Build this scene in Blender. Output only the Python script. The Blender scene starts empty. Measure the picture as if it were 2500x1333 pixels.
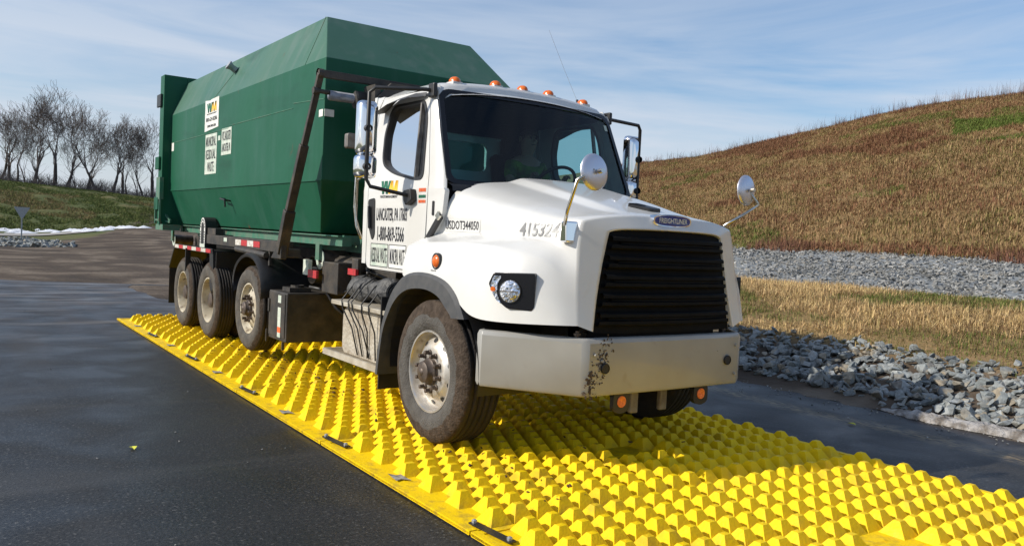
import bpy, bmesh, math, random
import numpy as np
from mathutils import Vector, Matrix, noise
from mathutils.geometry import tessellate_polygon
from mathutils.bvhtree import BVHTree
R = math.radians
random.seed(7); np.random.seed(7)
sc = bpy.context.scene
COL = sc.collection

# ------------------------------------------------------------------ camera, world, sun, exposure
cam_d = bpy.data.cameras.new('camera'); cam = bpy.data.objects.new('camera', cam_d); COL.objects.link(cam)
CAMP = Vector((-4.26982, -5.29340, 1.64955))
f_ = Vector((0.57979902, 0.81355248, -0.04433355)); r_ = Vector((0.81463246, -0.57788877, 0.04917859)); u_ = Vector((-0.0143895, 0.06462924, 0.99780559))
M3 = Matrix((r_, u_, -f_)).transposed()
cam.matrix_world = Matrix.Translation(CAMP) @ M3.to_4x4()
cam_d.sensor_width = 36; cam_d.lens = 36 * 2002.2 / 2500
cam_d.clip_start = 0.05; cam_d.clip_end = 8000
sc.camera = cam
SUN = Vector((-1.52, 0.54, 1.0)).normalized()
EL = math.asin(SUN.z); AZ = math.atan2(SUN.x, SUN.y)
w = bpy.data.worlds.new("World"); sc.world = w; w.use_nodes = True
nt = w.node_tree; nt.nodes.clear()
N = nt.nodes.new; L = nt.links.new
out = N('ShaderNodeOutputWorld'); bg = N('ShaderNodeBackground'); bg.inputs['Strength'].default_value = 0.125
sky = N('ShaderNodeTexSky'); sky.sky_type = 'NISHITA'; sky.sun_disc = False; sky.sun_elevation = EL; sky.sun_rotation = AZ
sky.air_density = 1.0; sky.dust_density = 1.2; sky.ozone_density = 3.0
tc = N('ShaderNodeTexCoord'); mp = N('ShaderNodeMapping'); mp.inputs['Scale'].default_value = (1.2, 1.2, 9.0); mp.inputs['Rotation'].default_value = (R(4), R(-5), 0)
n1 = N('ShaderNodeTexNoise'); n1.inputs['Scale'].default_value = 1.6; n1.inputs['Detail'].default_value = 7; n1.inputs['Roughness'].default_value = 0.55; n1.inputs['Distortion'].default_value = 0.6
cr = N('ShaderNodeValToRGB'); cr.color_ramp.elements[0].position = 0.22; cr.color_ramp.elements[1].position = 0.60
cr.color_ramp.elements[0].color = (0.0, 0.0, 0.0, 1); cr.color_ramp.elements[1].color = (1, 1, 1, 1)
sep = N('ShaderNodeSeparateXYZ'); mr = N('ShaderNodeMapRange'); mr.inputs['From Min'].default_value = 0.15; mr.inputs['From Max'].default_value = 0.29
mr.inputs['To Min'].default_value = 0.96; mr.inputs['To Max'].default_value = 0.40
mu = N('ShaderNodeMath'); mu.operation = 'MULTIPLY'
mixc = N('ShaderNodeMixRGB'); mixc.inputs['Color2'].default_value = (5.3, 5.8, 6.6, 1)
L(tc.outputs['Generated'], mp.inputs['Vector']); L(mp.outputs['Vector'], n1.inputs['Vector']); L(n1.outputs['Fac'], cr.inputs['Fac'])
L(tc.outputs['Generated'], sep.inputs[0]); L(sep.outputs['Z'], mr.inputs['Value']); L(cr.outputs['Color'], mu.inputs[0]); L(mr.outputs['Result'], mu.inputs[1])
L(mu.outputs[0], mixc.inputs['Fac']); hs = N('ShaderNodeHueSaturation'); hs.inputs['Saturation'].default_value = 1.25; hs.inputs['Value'].default_value = 1.15; L(sky.outputs['Color'], hs.inputs['Color']); L(hs.outputs['Color'], mixc.inputs['Color1']); L(mixc.outputs['Color'], bg.inputs['Color']); L(bg.outputs[0], out.inputs[0])
sl = bpy.data.lights.new('sun', 'SUN'); sl.energy = 4.7; sl.angle = R(0.5); sl.color = (1.0, 0.93, 0.82)
so = bpy.data.objects.new('sun', sl); COL.objects.link(so); so.rotation_euler = SUN.to_track_quat('Z', 'Y').to_euler()
sc.view_settings.view_transform = 'Standard'; sc.view_settings.look = 'None'; sc.view_settings.exposure = 0.0; sc.view_settings.gamma = 1

# ------------------------------------------------------------------ materials
def mat(name, c1, c2=None, scale=8, rough=0.6, metal=0.0, bump=0.0, bscale=60, coat=0.0, detail=5, lo=0.35, hi=0.65, c3=None, s3=1.0, lo3=.55, hi3=.75, stretch=(1, 1, 1), spec=0.5, rvar=0.0):
    m = bpy.data.materials.new(name); m.use_nodes = True; t = m.node_tree; b = t.nodes['Principled BSDF']
    b.inputs['Roughness'].default_value = rough; b.inputs['Metallic'].default_value = metal
    b.inputs['Coat Weight'].default_value = coat; b.inputs['Coat Roughness'].default_value = 0.05
    b.inputs['Specular IOR Level'].default_value = spec
    b.inputs['Base Color'].default_value = (*c1, 1)
    tcn = t.nodes.new('ShaderNodeTexCoord'); mpn = t.nodes.new('ShaderNodeMapping'); mpn.inputs['Scale'].default_value = stretch
    t.links.new(tcn.outputs['Object'], mpn.inputs['Vector'])
    last = None
    def layer(prev, col, s, a, z):
        n = t.nodes.new('ShaderNodeTexNoise'); n.inputs['Scale'].default_value = s; n.inputs['Detail'].default_value = detail
        t.links.new(mpn.outputs[0], n.inputs['Vector'])
        q = t.nodes.new('ShaderNodeMapRange'); q.inputs['From Min'].default_value = a; q.inputs['From Max'].default_value = z
        t.links.new(n.outputs['Fac'], q.inputs['Value'])
        x = t.nodes.new('ShaderNodeMixRGB'); x.inputs['Color2'].default_value = (*col, 1)
        if prev is None: x.inputs['Color1'].default_value = (*c1, 1)
        else: t.links.new(prev, x.inputs['Color1'])
        t.links.new(q.outputs[0], x.inputs['Fac'])
        return x.outputs[0], q.outputs[0]
    if c2 is not None:
        last, f = layer(None, c2, scale, lo, hi)
        if rvar:
            q = t.nodes.new('ShaderNodeMapRange'); q.inputs['To Min'].default_value = rough; q.inputs['To Max'].default_value = min(1, rough + rvar)
            t.links.new(f, q.inputs['Value']); t.links.new(q.outputs[0], b.inputs['Roughness'])
    if c3 is not None: last, f = layer(last, c3, s3, lo3, hi3)
    if last is not None: t.links.new(last, b.inputs['Base Color'])
    if bump:
        n = t.nodes.new('ShaderNodeTexNoise'); n.inputs['Scale'].default_value = bscale; n.inputs['Detail'].default_value = 4
        t.links.new(tcn.outputs['Object'], n.inputs['Vector'])
        bp = t.nodes.new('ShaderNodeBump'); bp.inputs['Strength'].default_value = 1.0; bp.inputs['Distance'].default_value = bump
        t.links.new(n.outputs['Fac'], bp.inputs['Height']); t.links.new(bp.outputs[0], b.inputs['Normal'])
    return m
def vmat(name, build):
    m = bpy.data.materials.new(name); m.use_nodes = True; t = m.node_tree; build(t, t.nodes['Principled BSDF']); return m
MT = {}
def steel_mat(c1, c2, c3):
    def bld(t, b):
        n, l = t.nodes.new, t.links.new; tc = n('ShaderNodeTexCoord')
        def nz(sc_, d=6, st=(1, 1, 1), w=0): m = n('ShaderNodeMapping'); m.inputs['Scale'].default_value = st; m.inputs['Location'].default_value = (w, w, w); l(tc.outputs['Object'], m.inputs[0]); x = n('ShaderNodeTexNoise'); x.inputs['Scale'].default_value = sc_; x.inputs['Detail'].default_value = d; l(m.outputs[0], x.inputs['Vector']); return x.outputs['Fac']
        def mr(f, a, z, c=0, d=1): x = n('ShaderNodeMapRange'); x.inputs[1].default_value = a; x.inputs[2].default_value = z; x.inputs[3].default_value = c; x.inputs[4].default_value = d; l(f, x.inputs[0]); return x.outputs[0]
        def mix(f, a, c):
            x = n('ShaderNodeMixRGB'); l(f, x.inputs['Fac'])
            for i, q in (('Color1', a), ('Color2', c)):
                if isinstance(q, tuple): x.inputs[i].default_value = (*q, 1)
                else: l(q, x.inputs[i])
            return x.outputs['Color']
        c = mix(mr(nz(.7), .35, .65), c1, c2)
        c = mix(mr(nz(2.2, 6, (2.2, 2.2, .16)), .50, .72, 0, .8), c, c3)
        c = mix(mr(nz(1.6, 7, (1, .5, 1.6), 5), .60, .72, 0, .5), c, tuple(q*.55 for q in c1))
        c = mix(mr(nz(6, 8, (1, 1, .45), 9), .70, .76, 0, .8), c, (.12, .055, .025))
        l(c, b.inputs['Base Color']); l(mr(nz(1.1), .3, .7, .40, .62), b.inputs['Roughness']); b.inputs['Specular IOR Level'].default_value = .20
        bp = n('ShaderNodeBump'); bp.inputs['Distance'].default_value = .010; l(nz(1.5, 3), bp.inputs['Height']); l(bp.outputs[0], b.inputs['Normal'])
    return bld
MT['white'] = mat('white_paint', (0.68, 0.68, 0.655), (0.63, 0.62, 0.585), 2.2, 0.26, coat=0.5, c3=(0.56, 0.52, 0.43), s3=5, lo3=.64, hi3=.84)
MT['bumper'] = mat('bumper_paint', (0.335, 0.332, 0.31), (0.30, 0.292, 0.265), 3, 0.35, coat=0.2, c3=(0.25, 0.23, 0.19), s3=9, lo3=.66, hi3=.9)
MT['green'] = vmat('green_paint', steel_mat((.008, .084, .043), (.014, .100, .056), (.026, .104, .068)))
MT['green_sky_sheen'] = vmat('green_paint_sky_sheen', steel_mat((.042, .125, .082), (.066, .146, .106), (.10, .165, .13)))  # paler green: sky reflection on the upper slopes put into the base colour
MT['green_light'] = mat('green_paint_worn', (0.03, 0.16, 0.10), (0.10, 0.17, 0.12), 6, 0.6, c3=(0.13, 0.08, 0.05), s3=9, lo3=.58, hi3=.75)
MT['black'] = mat('black_plastic', (0.012, 0.012, 0.013), (0.022, 0.021, 0.020), 6, 0.45)
MT['black_gloss'] = mat('black_gloss', (0.006, 0.006, 0.008), None, rough=0.25)
MT['flare'] = mat('flare_rubber', (0.045, 0.048, 0.052), (0.07, 0.07, 0.07), 12, 0.65)
MT['grille'] = mat('grille_black', (0.003, 0.003, 0.003), (0.006, 0.006, 0.006), 9, 0.6, spec=.12)
MT['frame'] = mat('frame_paint', (0.020, 0.019, 0.018), (0.055, 0.046, 0.036), 7, 0.6, c3=(0.10, 0.075, 0.05), s3=4, lo3=.58, hi3=.8, bump=.003, bscale=40)
MT['tyre_mud'] = mat('tyre_sidewall', (0.105, 0.096, 0.083), (0.060, 0.050, 0.040), 7, 0.9, bump=.006, bscale=70, c3=(0.14, 0.13, 0.115), s3=3.5, lo3=.45, hi3=.6)
MT['mud'] = mat('dried_mud', (0.075, 0.050, 0.034), (0.115, 0.085, 0.06), 20, 0.95, bump=.02, bscale=50, c3=(0.05, .035, .025), s3=45, lo3=.5, hi3=.6)
MT['tread'] = mat('tyre_tread', (0.016, 0.014, 0.013), (0.035, 0.028, 0.022), 5, 0.8, bump=.006, bscale=60)
MT['rim_alu'] = mat('polished_rim', (0.62, 0.60, 0.56), (0.46, 0.42, 0.36), 9, 0.32, metal=0.8, c3=(0.28, 0.23, 0.17), s3=18, lo3=.60, hi3=.78, rvar=.3)
MT['rim_white'] = mat('painted_rim', (0.58, 0.54, 0.43), (0.38, 0.32, 0.22), 6, 0.6, c3=(0.16, 0.12, 0.08), s3=14, lo3=.58, hi3=.72)
MT['hub'] = mat('greasy_hub', (0.06, 0.045, 0.035), (0.13, 0.10, 0.08), 15, 0.5, metal=.4)
MT['chrome'] = mat('chrome', (0.82, 0.83, 0.85), None, rough=0.06, metal=1)
MT['chrome_dull'] = mat('dull_chrome', (0.62, 0.60, 0.55), (0.5, 0.46, 0.38), 20, 0.22, metal=1)
MT['dish'] = mat('brushed_mirror_back', (0.66, 0.66, 0.72), None, rough=.35, metal=.85)
MT['steel'] = mat('grey_steel', (0.22, 0.21, 0.20), (0.14, 0.12, 0.10), 12, 0.55, metal=.5)
MT['tread_plate'] = mat('tread_plate', (0.48, 0.45, 0.38), (0.33, 0.29, 0.22), 6, 0.6, metal=.2, c3=(.18, .14, .1), s3=7, lo3=.6, hi3=.8)
MT['amber'] = mat('amber_lens', (0.75, 0.17, 0.02), (0.6, 0.11, 0.01), 30, 0.2)
MT['orange'] = mat('orange_reflector', (0.95, 0.24, 0.05), (0.7, 0.15, 0.03), 60, 0.35)
MT['red_tape'] = mat('red_tape', (0.55, 0.03, 0.04), (0.35, 0.04, 0.04), 30, 0.4)
MT['white_tape'] = mat('white_tape', (0.72, 0.70, 0.65), (0.45, 0.4, 0.32), 25, 0.4)
MT['tube_grey'] = mat('weathered_tube', (.33, .35, .40), (.2, .21, .24), 9, .5, metal=.3)
MT['worn'] = mat('scuffed_plastic', (.36, .36, .35), (.14, .13, .11), 22, .5)
MT['label'] = mat('label_white', (0.78, 0.78, 0.74), (0.66, 0.66, 0.60), 8, 0.5)
MT['label_old'] = mat('label_worn', (0.60, 0.63, 0.55), (0.42, 0.50, 0.42), 14, 0.6)
MT['ink'] = mat('ink_black', (0.02, 0.02, 0.025), None, rough=.6)
MT['ink_grey'] = mat('ink_worn', (0.20, 0.20, 0.20), (0.5, 0.5, 0.48), 9, 0.5, lo=.5, hi=.62)
MT['ink_green'] = mat('ink_green', (0.01, 0.13, 0.07), None, rough=.5)
MT['ink_yellow'] = mat('ink_yellow', (0.85, 0.50, 0.03), None, rough=.5)
MT['ink_orange'] = mat('ink_orange', (0.75, 0.14, 0.04), None, rough=.5)
MT['blue'] = mat('emblem_blue', (0.012, 0.03, 0.22), None, rough=.3, coat=.5)
MT['lens'] = mat('headlight_glass', (0.95, 0.96, 0.98), (.6, .62, .65), 40, rough=.03, metal=1.0, bump=.02, bscale=28)
MT['yellow_clean'] = mat('yellow_plastic', (0.86, 0.61, 0.010), (0.80, 0.54, 0.010), 3.5, 0.5, bump=.003, bscale=60, c3=(0.52, 0.36, 0.05), s3=6.5, lo3=.64, hi3=.84, spec=.3)
def yellow_mat(t, b):
    n, l = t.nodes.new, t.links.new; tc = n('ShaderNodeTexCoord'); sx = n('ShaderNodeSeparateXYZ'); l(tc.outputs['Object'], sx.inputs[0])
    def nz(s_, d=6, st=(1, 1, 1)):
        m = n('ShaderNodeMapping'); m.inputs['Scale'].default_value = st; l(tc.outputs['Object'], m.inputs[0]); x = n('ShaderNodeTexNoise'); x.inputs['Scale'].default_value = s_; x.inputs['Detail'].default_value = d; l(m.outputs[0], x.inputs['Vector']); return x.outputs['Fac']
    def mr(f, a, z, c=0, d=1): x = n('ShaderNodeMapRange'); x.inputs[1].default_value = a; x.inputs[2].default_value = z; x.inputs[3].default_value = c; x.inputs[4].default_value = d; l(f, x.inputs[0]); return x.outputs[0]
    def mth(op, a, c):
        x = n('ShaderNodeMath'); x.operation = op
        for i, q in ((0, a), (1, c)):
            if isinstance(q, float): x.inputs[i].default_value = q
            else: l(q, x.inputs[i])
        return x.outputs[0]
    def mix(f, a, c): 
        x = n('ShaderNodeMixRGB'); l(f, x.inputs['Fac'])
        for i, q in (('Color1', a), ('Color2', c)):
            if isinstance(q, tuple): x.inputs[i].default_value = (*q, 1)
            else: l(q, x.inputs[i])
        return x.outputs['Color']
    c = mix(mr(nz(2.5), .35, .65), (.87, .595, .006), (.83, .555, .007))
    c = mix(mr(nz(5.5, 8), .60, .80, 0, .7), c, (.55, .38, .05))
    trk = None
    for x0 in (.80, 2.86):
        d = mth('ABSOLUTE', mth('SUBTRACT', sx.outputs['X'], x0), 0.0); q = mr(d, .34, .12); trk = q if trk is None else mth('MAXIMUM', trk, q)
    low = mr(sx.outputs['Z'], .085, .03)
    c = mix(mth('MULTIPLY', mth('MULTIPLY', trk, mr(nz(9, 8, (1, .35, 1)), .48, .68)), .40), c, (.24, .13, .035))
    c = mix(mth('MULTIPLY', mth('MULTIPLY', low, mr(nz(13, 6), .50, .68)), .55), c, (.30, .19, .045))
    l(c, b.inputs['Base Color']); l(mr(nz(7), .3, .7, .40, .62), b.inputs['Roughness']); b.inputs['Specular IOR Level'].default_value = .12
    bp = n('ShaderNodeBump'); bp.inputs['Distance'].default_value = .003; l(nz(60, 4), bp.inputs['Height']); l(bp.outputs[0], b.inputs['Normal'])
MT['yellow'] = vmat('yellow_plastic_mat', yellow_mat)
MT['dirt_clod'] = mat('wet_dirt', (0.06, 0.030, 0.014), (0.10, .05, .02), 60, 0.9)
MT['seat'] = mat('seat_cloth', (0.010, 0.010, 0.012), (0.018, 0.018, 0.02), 20, 0.95, spec=.1)
MT['hivis'] = mat('hi_vis_cloth', (0.20, 0.34, 0.04), (0.06, 0.10, 0.03), 9, 0.8)
MT['skin'] = mat('skin', (0.42, 0.24, 0.16), (0.46, 0.26, 0.18), 25, 0.55)
MT['hair'] = mat('hair', (0.05, 0.03, 0.02), None, rough=.7)
MT['tarp'] = mat('black_tarp', (0.035, 0.036, 0.038), (0.09, 0.088, 0.082), 14, 0.6, bump=.02, bscale=22)
MT['bark'] = mat('bark', (0.070, 0.056, 0.050), (0.040, 0.033, 0.030), 4, 0.95)
MT['twig'] = mat('twig', (0.150, 0.125, 0.115), (0.090, 0.075, 0.068), 3, 0.95)
MT['brown_seed'] = mat('dry_leaf', (0.11, 0.085, 0.055), None, rough=.9)
def stone_mat(pal):
    def bld(t, b):
        n, l = t.nodes.new, t.links.new; g = n('ShaderNodeNewGeometry'); oi = n('ShaderNodeObjectInfo')
        def nz(sc_, d=2): x = n('ShaderNodeTexNoise'); x.inputs['Scale'].default_value = sc_; x.inputs['Detail'].default_value = d; l(g.outputs['Position'], x.inputs['Vector']); return x.outputs['Fac']
        v = n('ShaderNodeTexVoronoi'); v.inputs['Scale'].default_value = 5.5; l(g.outputs['Position'], v.inputs['Vector']); sp_ = n('ShaderNodeSeparateXYZ'); l(v.outputs['Color'], sp_.inputs[0])
        a = n('ShaderNodeMath'); a.operation = 'ADD'; l(sp_.outputs['X'], a.inputs[0]); l(oi.outputs['Random'], a.inputs[1]); fr_ = n('ShaderNodeMath'); fr_.operation = 'FRACT'; l(a.outputs[0], fr_.inputs[0])
        r = n('ShaderNodeValToRGB'); e = r.color_ramp.elements; e[0].position = 0; e[0].color = (*pal[0], 1); e[1].position = 1; e[1].color = (*pal[-1], 1)
        for k, c in enumerate(pal[1:-1]): q = e.new((k+1)/(len(pal)-1)); q.color = (*c, 1)
        l(fr_.outputs[0], r.inputs[0]); m = n('ShaderNodeMixRGB'); m.blend_type = 'MULTIPLY'; m.inputs[0].default_value = .7; r2 = n('ShaderNodeValToRGB'); r2.color_ramp.elements[0].position = .3; r2.color_ramp.elements[0].color = (.45, .42, .4, 1); r2.color_ramp.elements[1].position = .65
        l(nz(25, 5), r2.inputs[0]); l(r.outputs[0], m.inputs[1]); l(r2.outputs[0], m.inputs[2]); l(m.outputs[0], b.inputs['Base Color']); b.inputs['Roughness'].default_value = .85
        bp_ = n('ShaderNodeBump'); bp_.inputs['Distance'].default_value = .01; l(nz(40, 4), bp_.inputs['Height']); l(bp_.outputs[0], b.inputs['Normal'])
    return bld
MT['stone'] = vmat('blue_stone', stone_mat([(.14, .155, .155), (.27, .30, .30), (.20, .215, .21), (.38, .40, .39), (.24, .27, .275), (.33, .28, .20), (.17, .18, .18), (.30, .325, .32)]))
MT['gravel'] = vmat('grey_gravel', stone_mat([(.16, .165, .16), (.27, .275, .265), (.21, .215, .21), (.44, .44, .42), (.24, .25, .25), (.31, .29, .25), (.18, .185, .18), (.33, .335, .325)]))
MT['snow'] = mat('snow', (0.80, 0.82, 0.86), (0.55, 0.57, 0.6), 12, 0.7)
MT['old_snow'] = mat('dirty_snow', (0.42, 0.40, 0.38), (0.14, 0.12, 0.10), 9, 0.9, bump=.03, bscale=30)
MT['galv'] = mat('galvanised', (0.40, 0.41, 0.42), (0.30, 0.31, 0.32), 20, 0.5, metal=.6)
MT['leaf'] = mat('yellow_leaf', (0.55, 0.55, 0.05), None, rough=.7)
MT['mirror_glass'] = mat('mirror_glass', (0.75, 0.78, 0.8), None, rough=0.03, metal=1)
def glass(name, tint, mixf):
    m = bpy.data.materials.new(name); m.use_nodes = True; t = m.node_tree; t.nodes.clear()
    o = t.nodes.new('ShaderNodeOutputMaterial'); a = t.nodes.new('ShaderNodeBsdfTransparent'); a.inputs[0].default_value = (*tint, 1)
    g = t.nodes.new('ShaderNodeBsdfGlossy'); g.inputs['Roughness'].default_value = 0.01; x = t.nodes.new('ShaderNodeMixShader')
    fr = t.nodes.new('ShaderNodeFresnel'); fr.inputs[0].default_value = 1.5
    ad = t.nodes.new('ShaderNodeMath'); ad.inputs[1].default_value = mixf; ad.operation = 'MULTIPLY'
    t.links.new(fr.outputs[0], ad.inputs[0]); t.links.new(ad.outputs[0], x.inputs[0]); t.links.new(a.outputs[0], x.inputs[1]); t.links.new(g.outputs[0], x.inputs[2]); t.links.new(x.outputs[0], o.inputs[0])
    return m
MT['windscreen'] = glass('windscreen_glass', (0.40, 0.66, 0.68), 0.9)
MT['side_glass'] = glass('side_glass', (0.60, 0.78, 0.82), 1.0)

# ------------------------------------------------------------------ mesh helpers
class MB:
    def __init__(s): s.v = []; s.f = []
    def add(s, vs, fs):
        o = len(s.v); s.v += [tuple(v) for v in vs]; s.f += [tuple(i + o for i in f) for f in fs]; return s
    def box(s, a, b):
        x0, y0, z0 = a; x1, y1, z1 = b
        x0, x1 = min(x0, x1), max(x0, x1); y0, y1 = min(y0, y1), max(y0, y1); z0, z1 = min(z0, z1), max(z0, z1)
        return s.add([(x0,y0,z0),(x1,y0,z0),(x1,y1,z0),(x0,y1,z0),(x0,y0,z1),(x1,y0,z1),(x1,y1,z1),(x0,y1,z1)],
                     [(0,3,2,1),(4,5,6,7),(0,1,5,4),(1,2,6,5),(2,3,7,6),(3,0,4,7)])
    def bar(s, p, q, w, h, up=(0, 0, 1)):
        p = Vector(p); q = Vector(q); d = (q - p).normalized(); u = Vector(up); r = d.cross(u)
        if r.length < 1e-4: r = d.cross(Vector((0, 1, 0)))
        r.normalize(); u = r.cross(d)
        vs = [e + r * (a * w / 2) + u * (b * h / 2) for e in (p, q) for a, b in ((-1,-1),(1,-1),(1,1),(-1,1))]
        return s.add(vs, [(0,1,2,3),(7,6,5,4),(0,4,5,1),(1,5,6,2),(2,6,7,3),(3,7,4,0)])
    def tube(s, pts, r, n=10, caps=True):
        pts = [Vector(p) for p in pts]; rs = r if isinstance(r, (list, tuple)) else [r] * len(pts)
        vs = []; prev = None
        for i, p in enumerate(pts):
            d = (pts[min(i + 1, len(pts) - 1)] - pts[max(i - 1, 0)]).normalized()
            if prev is None:
                a = Vector((0, 0, 1)) if abs(d.z) < .9 else Vector((1, 0, 0)); u = d.cross(a).normalized()
            else: u = (prev - d * prev.dot(d)).normalized()
            prev = u; v = d.cross(u)
            for k in range(n):
                t = 2 * math.pi * k / n; vs.append(p + (u * math.cos(t) + v * math.sin(t)) * rs[i])
        fs = [(i*n+k, i*n+(k+1)%n, (i+1)*n+(k+1)%n, (i+1)*n+k) for i in range(len(pts)-1) for k in range(n)]
        if caps: fs += [tuple(range(n-1, -1, -1)), tuple((len(pts)-1)*n + k for k in range(n))]
        return s.add(vs, fs)
    def lathe(s, prof, c, axis='x', n=48, a0=0, a1=2*math.pi, sx=1.0):
        # prof: (axial, radius) list; axis x or y or z through c
        c = Vector(c); full = abs(a1 - a0 - 2*math.pi) < 1e-6; m = n if full else n + 1; vs = []
        for a, r in prof:
            for k in range(m):
                t = a0 + (a1 - a0) * k / n; p, q = r * math.cos(t), r * math.sin(t)
                vs.append(c + (Vector((a, p, q)) if axis == 'x' else Vector((q, a, p)) if axis == 'y' else Vector((p, q, a))))
        fs = []
        for i in range(len(prof) - 1):
            for k in range(n):
                k2 = (k + 1) % m
                fs.append((i*m+k, i*m+k2, (i+1)*m+k2, (i+1)*m+k))
        return s.add(vs, fs)
    def prism(s, poly, f, g):
        # poly 2-D; f(p) -> front 3-D, g(p) -> back 3-D
        n = len(poly); vs = [f(p) for p in poly] + [g(p) for p in poly]
        return s.add(vs, [tuple(range(n)), tuple(range(2*n-1, n-1, -1))] + [(i, i+n, (i+1)%n+n, (i+1)%n) for i in range(n)])
    def holed(s, loops, f, g):
        pts = [p for l in loops for p in l]; tri = tessellate_polygon([[Vector((p[0], p[1], 0)) for p in l] for l in loops])
        n = len(pts); vs = [f(p) for p in pts] + [g(p) for p in pts]
        fs = [tuple(t) for t in tri] + [tuple(n + i for i in reversed(t)) for t in tri]; o = 0
        for l in loops:
            m = len(l); fs += [(o+i, o+i+n, o+(i+1)%m+n, o+(i+1)%m) for i in range(m)]; o += m
        return s.add(vs, fs)
    def grid(s, rows, close=False):
        m = len(rows[0]); vs = [p for r in rows for p in r]
        k = m if close else m - 1
        return s.add(vs, [(i*m+j, i*m+(j+1)%m, (i+1)*m+(j+1)%m, (i+1)*m+j) for i in range(len(rows)-1) for j in range(k)])
    def mesh(s, name, m, smooth=False, bevel=0, fixn=True):
        me = bpy.data.meshes.new(name); me.from_pydata(s.v, [], s.f); me.update()
        for x in (m if isinstance(m, (list, tuple)) else [m]): me.materials.append(MT[x] if isinstance(x, str) else x)
        if fixn:
            b = bmesh.new(); b.from_mesh(me); bmesh.ops.recalc_face_normals(b, faces=b.faces); b.to_mesh(me); b.free()
        if smooth: me.polygons.foreach_set('use_smooth', [True] * len(me.polygons)); 
        return me
    def build(s, name, m, parent=None, smooth=False, bevel=0, seg=2, auto=None, fixn=True, loc=None):
        me = s.mesh(name, m, smooth or bool(auto), fixn=fixn); o = bpy.data.objects.new(name, me); COL.objects.link(o)
        if parent is not None: o.parent = parent
        if loc is not None: o.location = loc
        if auto: 
            b = bmesh.new(); b.from_mesh(me)
            for e in b.edges:
                if len(e.link_faces) == 2 and e.calc_face_angle(0) > R(auto): e.smooth = False
            b.to_mesh(me); b.free()
        if bevel:
            mo = o.modifiers.new('bevel', 'BEVEL'); mo.width = bevel; mo.segments = seg; mo.limit_method = 'ANGLE'; mo.angle_limit = R(40)
        return o
def tag(o, label=None, cat=None, group=None, kind=None):
    if label: o['label'] = label
    if cat: o['category'] = cat
    if group: o['group'] = group
    if kind: o['kind'] = kind
    return o
def empty(name, loc, label, cat, group=None):
    o = bpy.data.objects.new(name, None); COL.objects.link(o); o.location = loc; o.empty_display_size = .2
    return tag(o, label, cat, group)
def rrect(x0, y0, x1, y1, r, n=5):
    P = []
    for cx, cy, a in ((x1-r, y1-r, 0), (x0+r, y1-r, 90), (x0+r, y0+r, 180), (x1-r, y0+r, 270)):
        for k in range(n + 1): t = R(a + 90*k/n); P.append((cx + r*math.cos(t), cy + r*math.sin(t)))
    return P
def roundpoly(P, r, n=4):
    out = []
    m = len(P)
    for i in range(m):
        p = Vector(P[i]); a = Vector(P[i-1]); b = Vector(P[(i+1) % m]); rr = r[i] if isinstance(r, (list, tuple)) else r
        da = (a-p); db = (b-p); ra = min(rr, da.length*.45); rb = min(rr, db.length*.45)
        A = p + da.normalized()*ra; B = p + db.normalized()*rb
        for k in range(n+1):
            t = k/n; q = A*(1-t)**2 + p*2*t*(1-t) + B*t*t; out.append(tuple(q))
    return out
_TX = {}
def text_mb(body, fn, h, wd, mb=None, bold=0.0):
    """lettering as flat mesh: height h, total width wd; fn(u, v) -> 3-D with u right, v up."""
    cu = bpy.data.curves.new('t', 'FONT'); cu.body = body; cu.size = 1; cu.offset = bold; cu.resolution_u = 2; cu.align_x = 'LEFT'
    ob = bpy.data.objects.new('t', cu); COL.objects.link(ob)
    dg = bpy.context.evaluated_depsgraph_get(); me = ob.evaluated_get(dg).to_mesh()
    vs = [v.co.copy() for v in me.vertices]; fs = [tuple(p.vertices) for p in me.polygons]
    ob.evaluated_get(dg).to_mesh_clear(); bpy.data.objects.remove(ob); bpy.data.curves.remove(cu)
    x0 = min(v.x for v in vs); x1 = max(v.x for v in vs); y0 = min(v.y for v in vs); y1 = max(v.y for v in vs)
    mb = mb or MB()
    mb.add([fn((v.x-x0)/(x1-x0)*wd, (v.y-y0)/(y1-y0)*h) for v in vs], fs)
    return mb
def side(X=-1.2, y0=0, z0=0, sx=0.0, zz=0.0):
    # writing on the truck's right side: u runs towards -Y
    return lambda u, v: (X + (sx*(v+z0-zz) if sx else 0), y0 - u, z0 + v)

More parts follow.
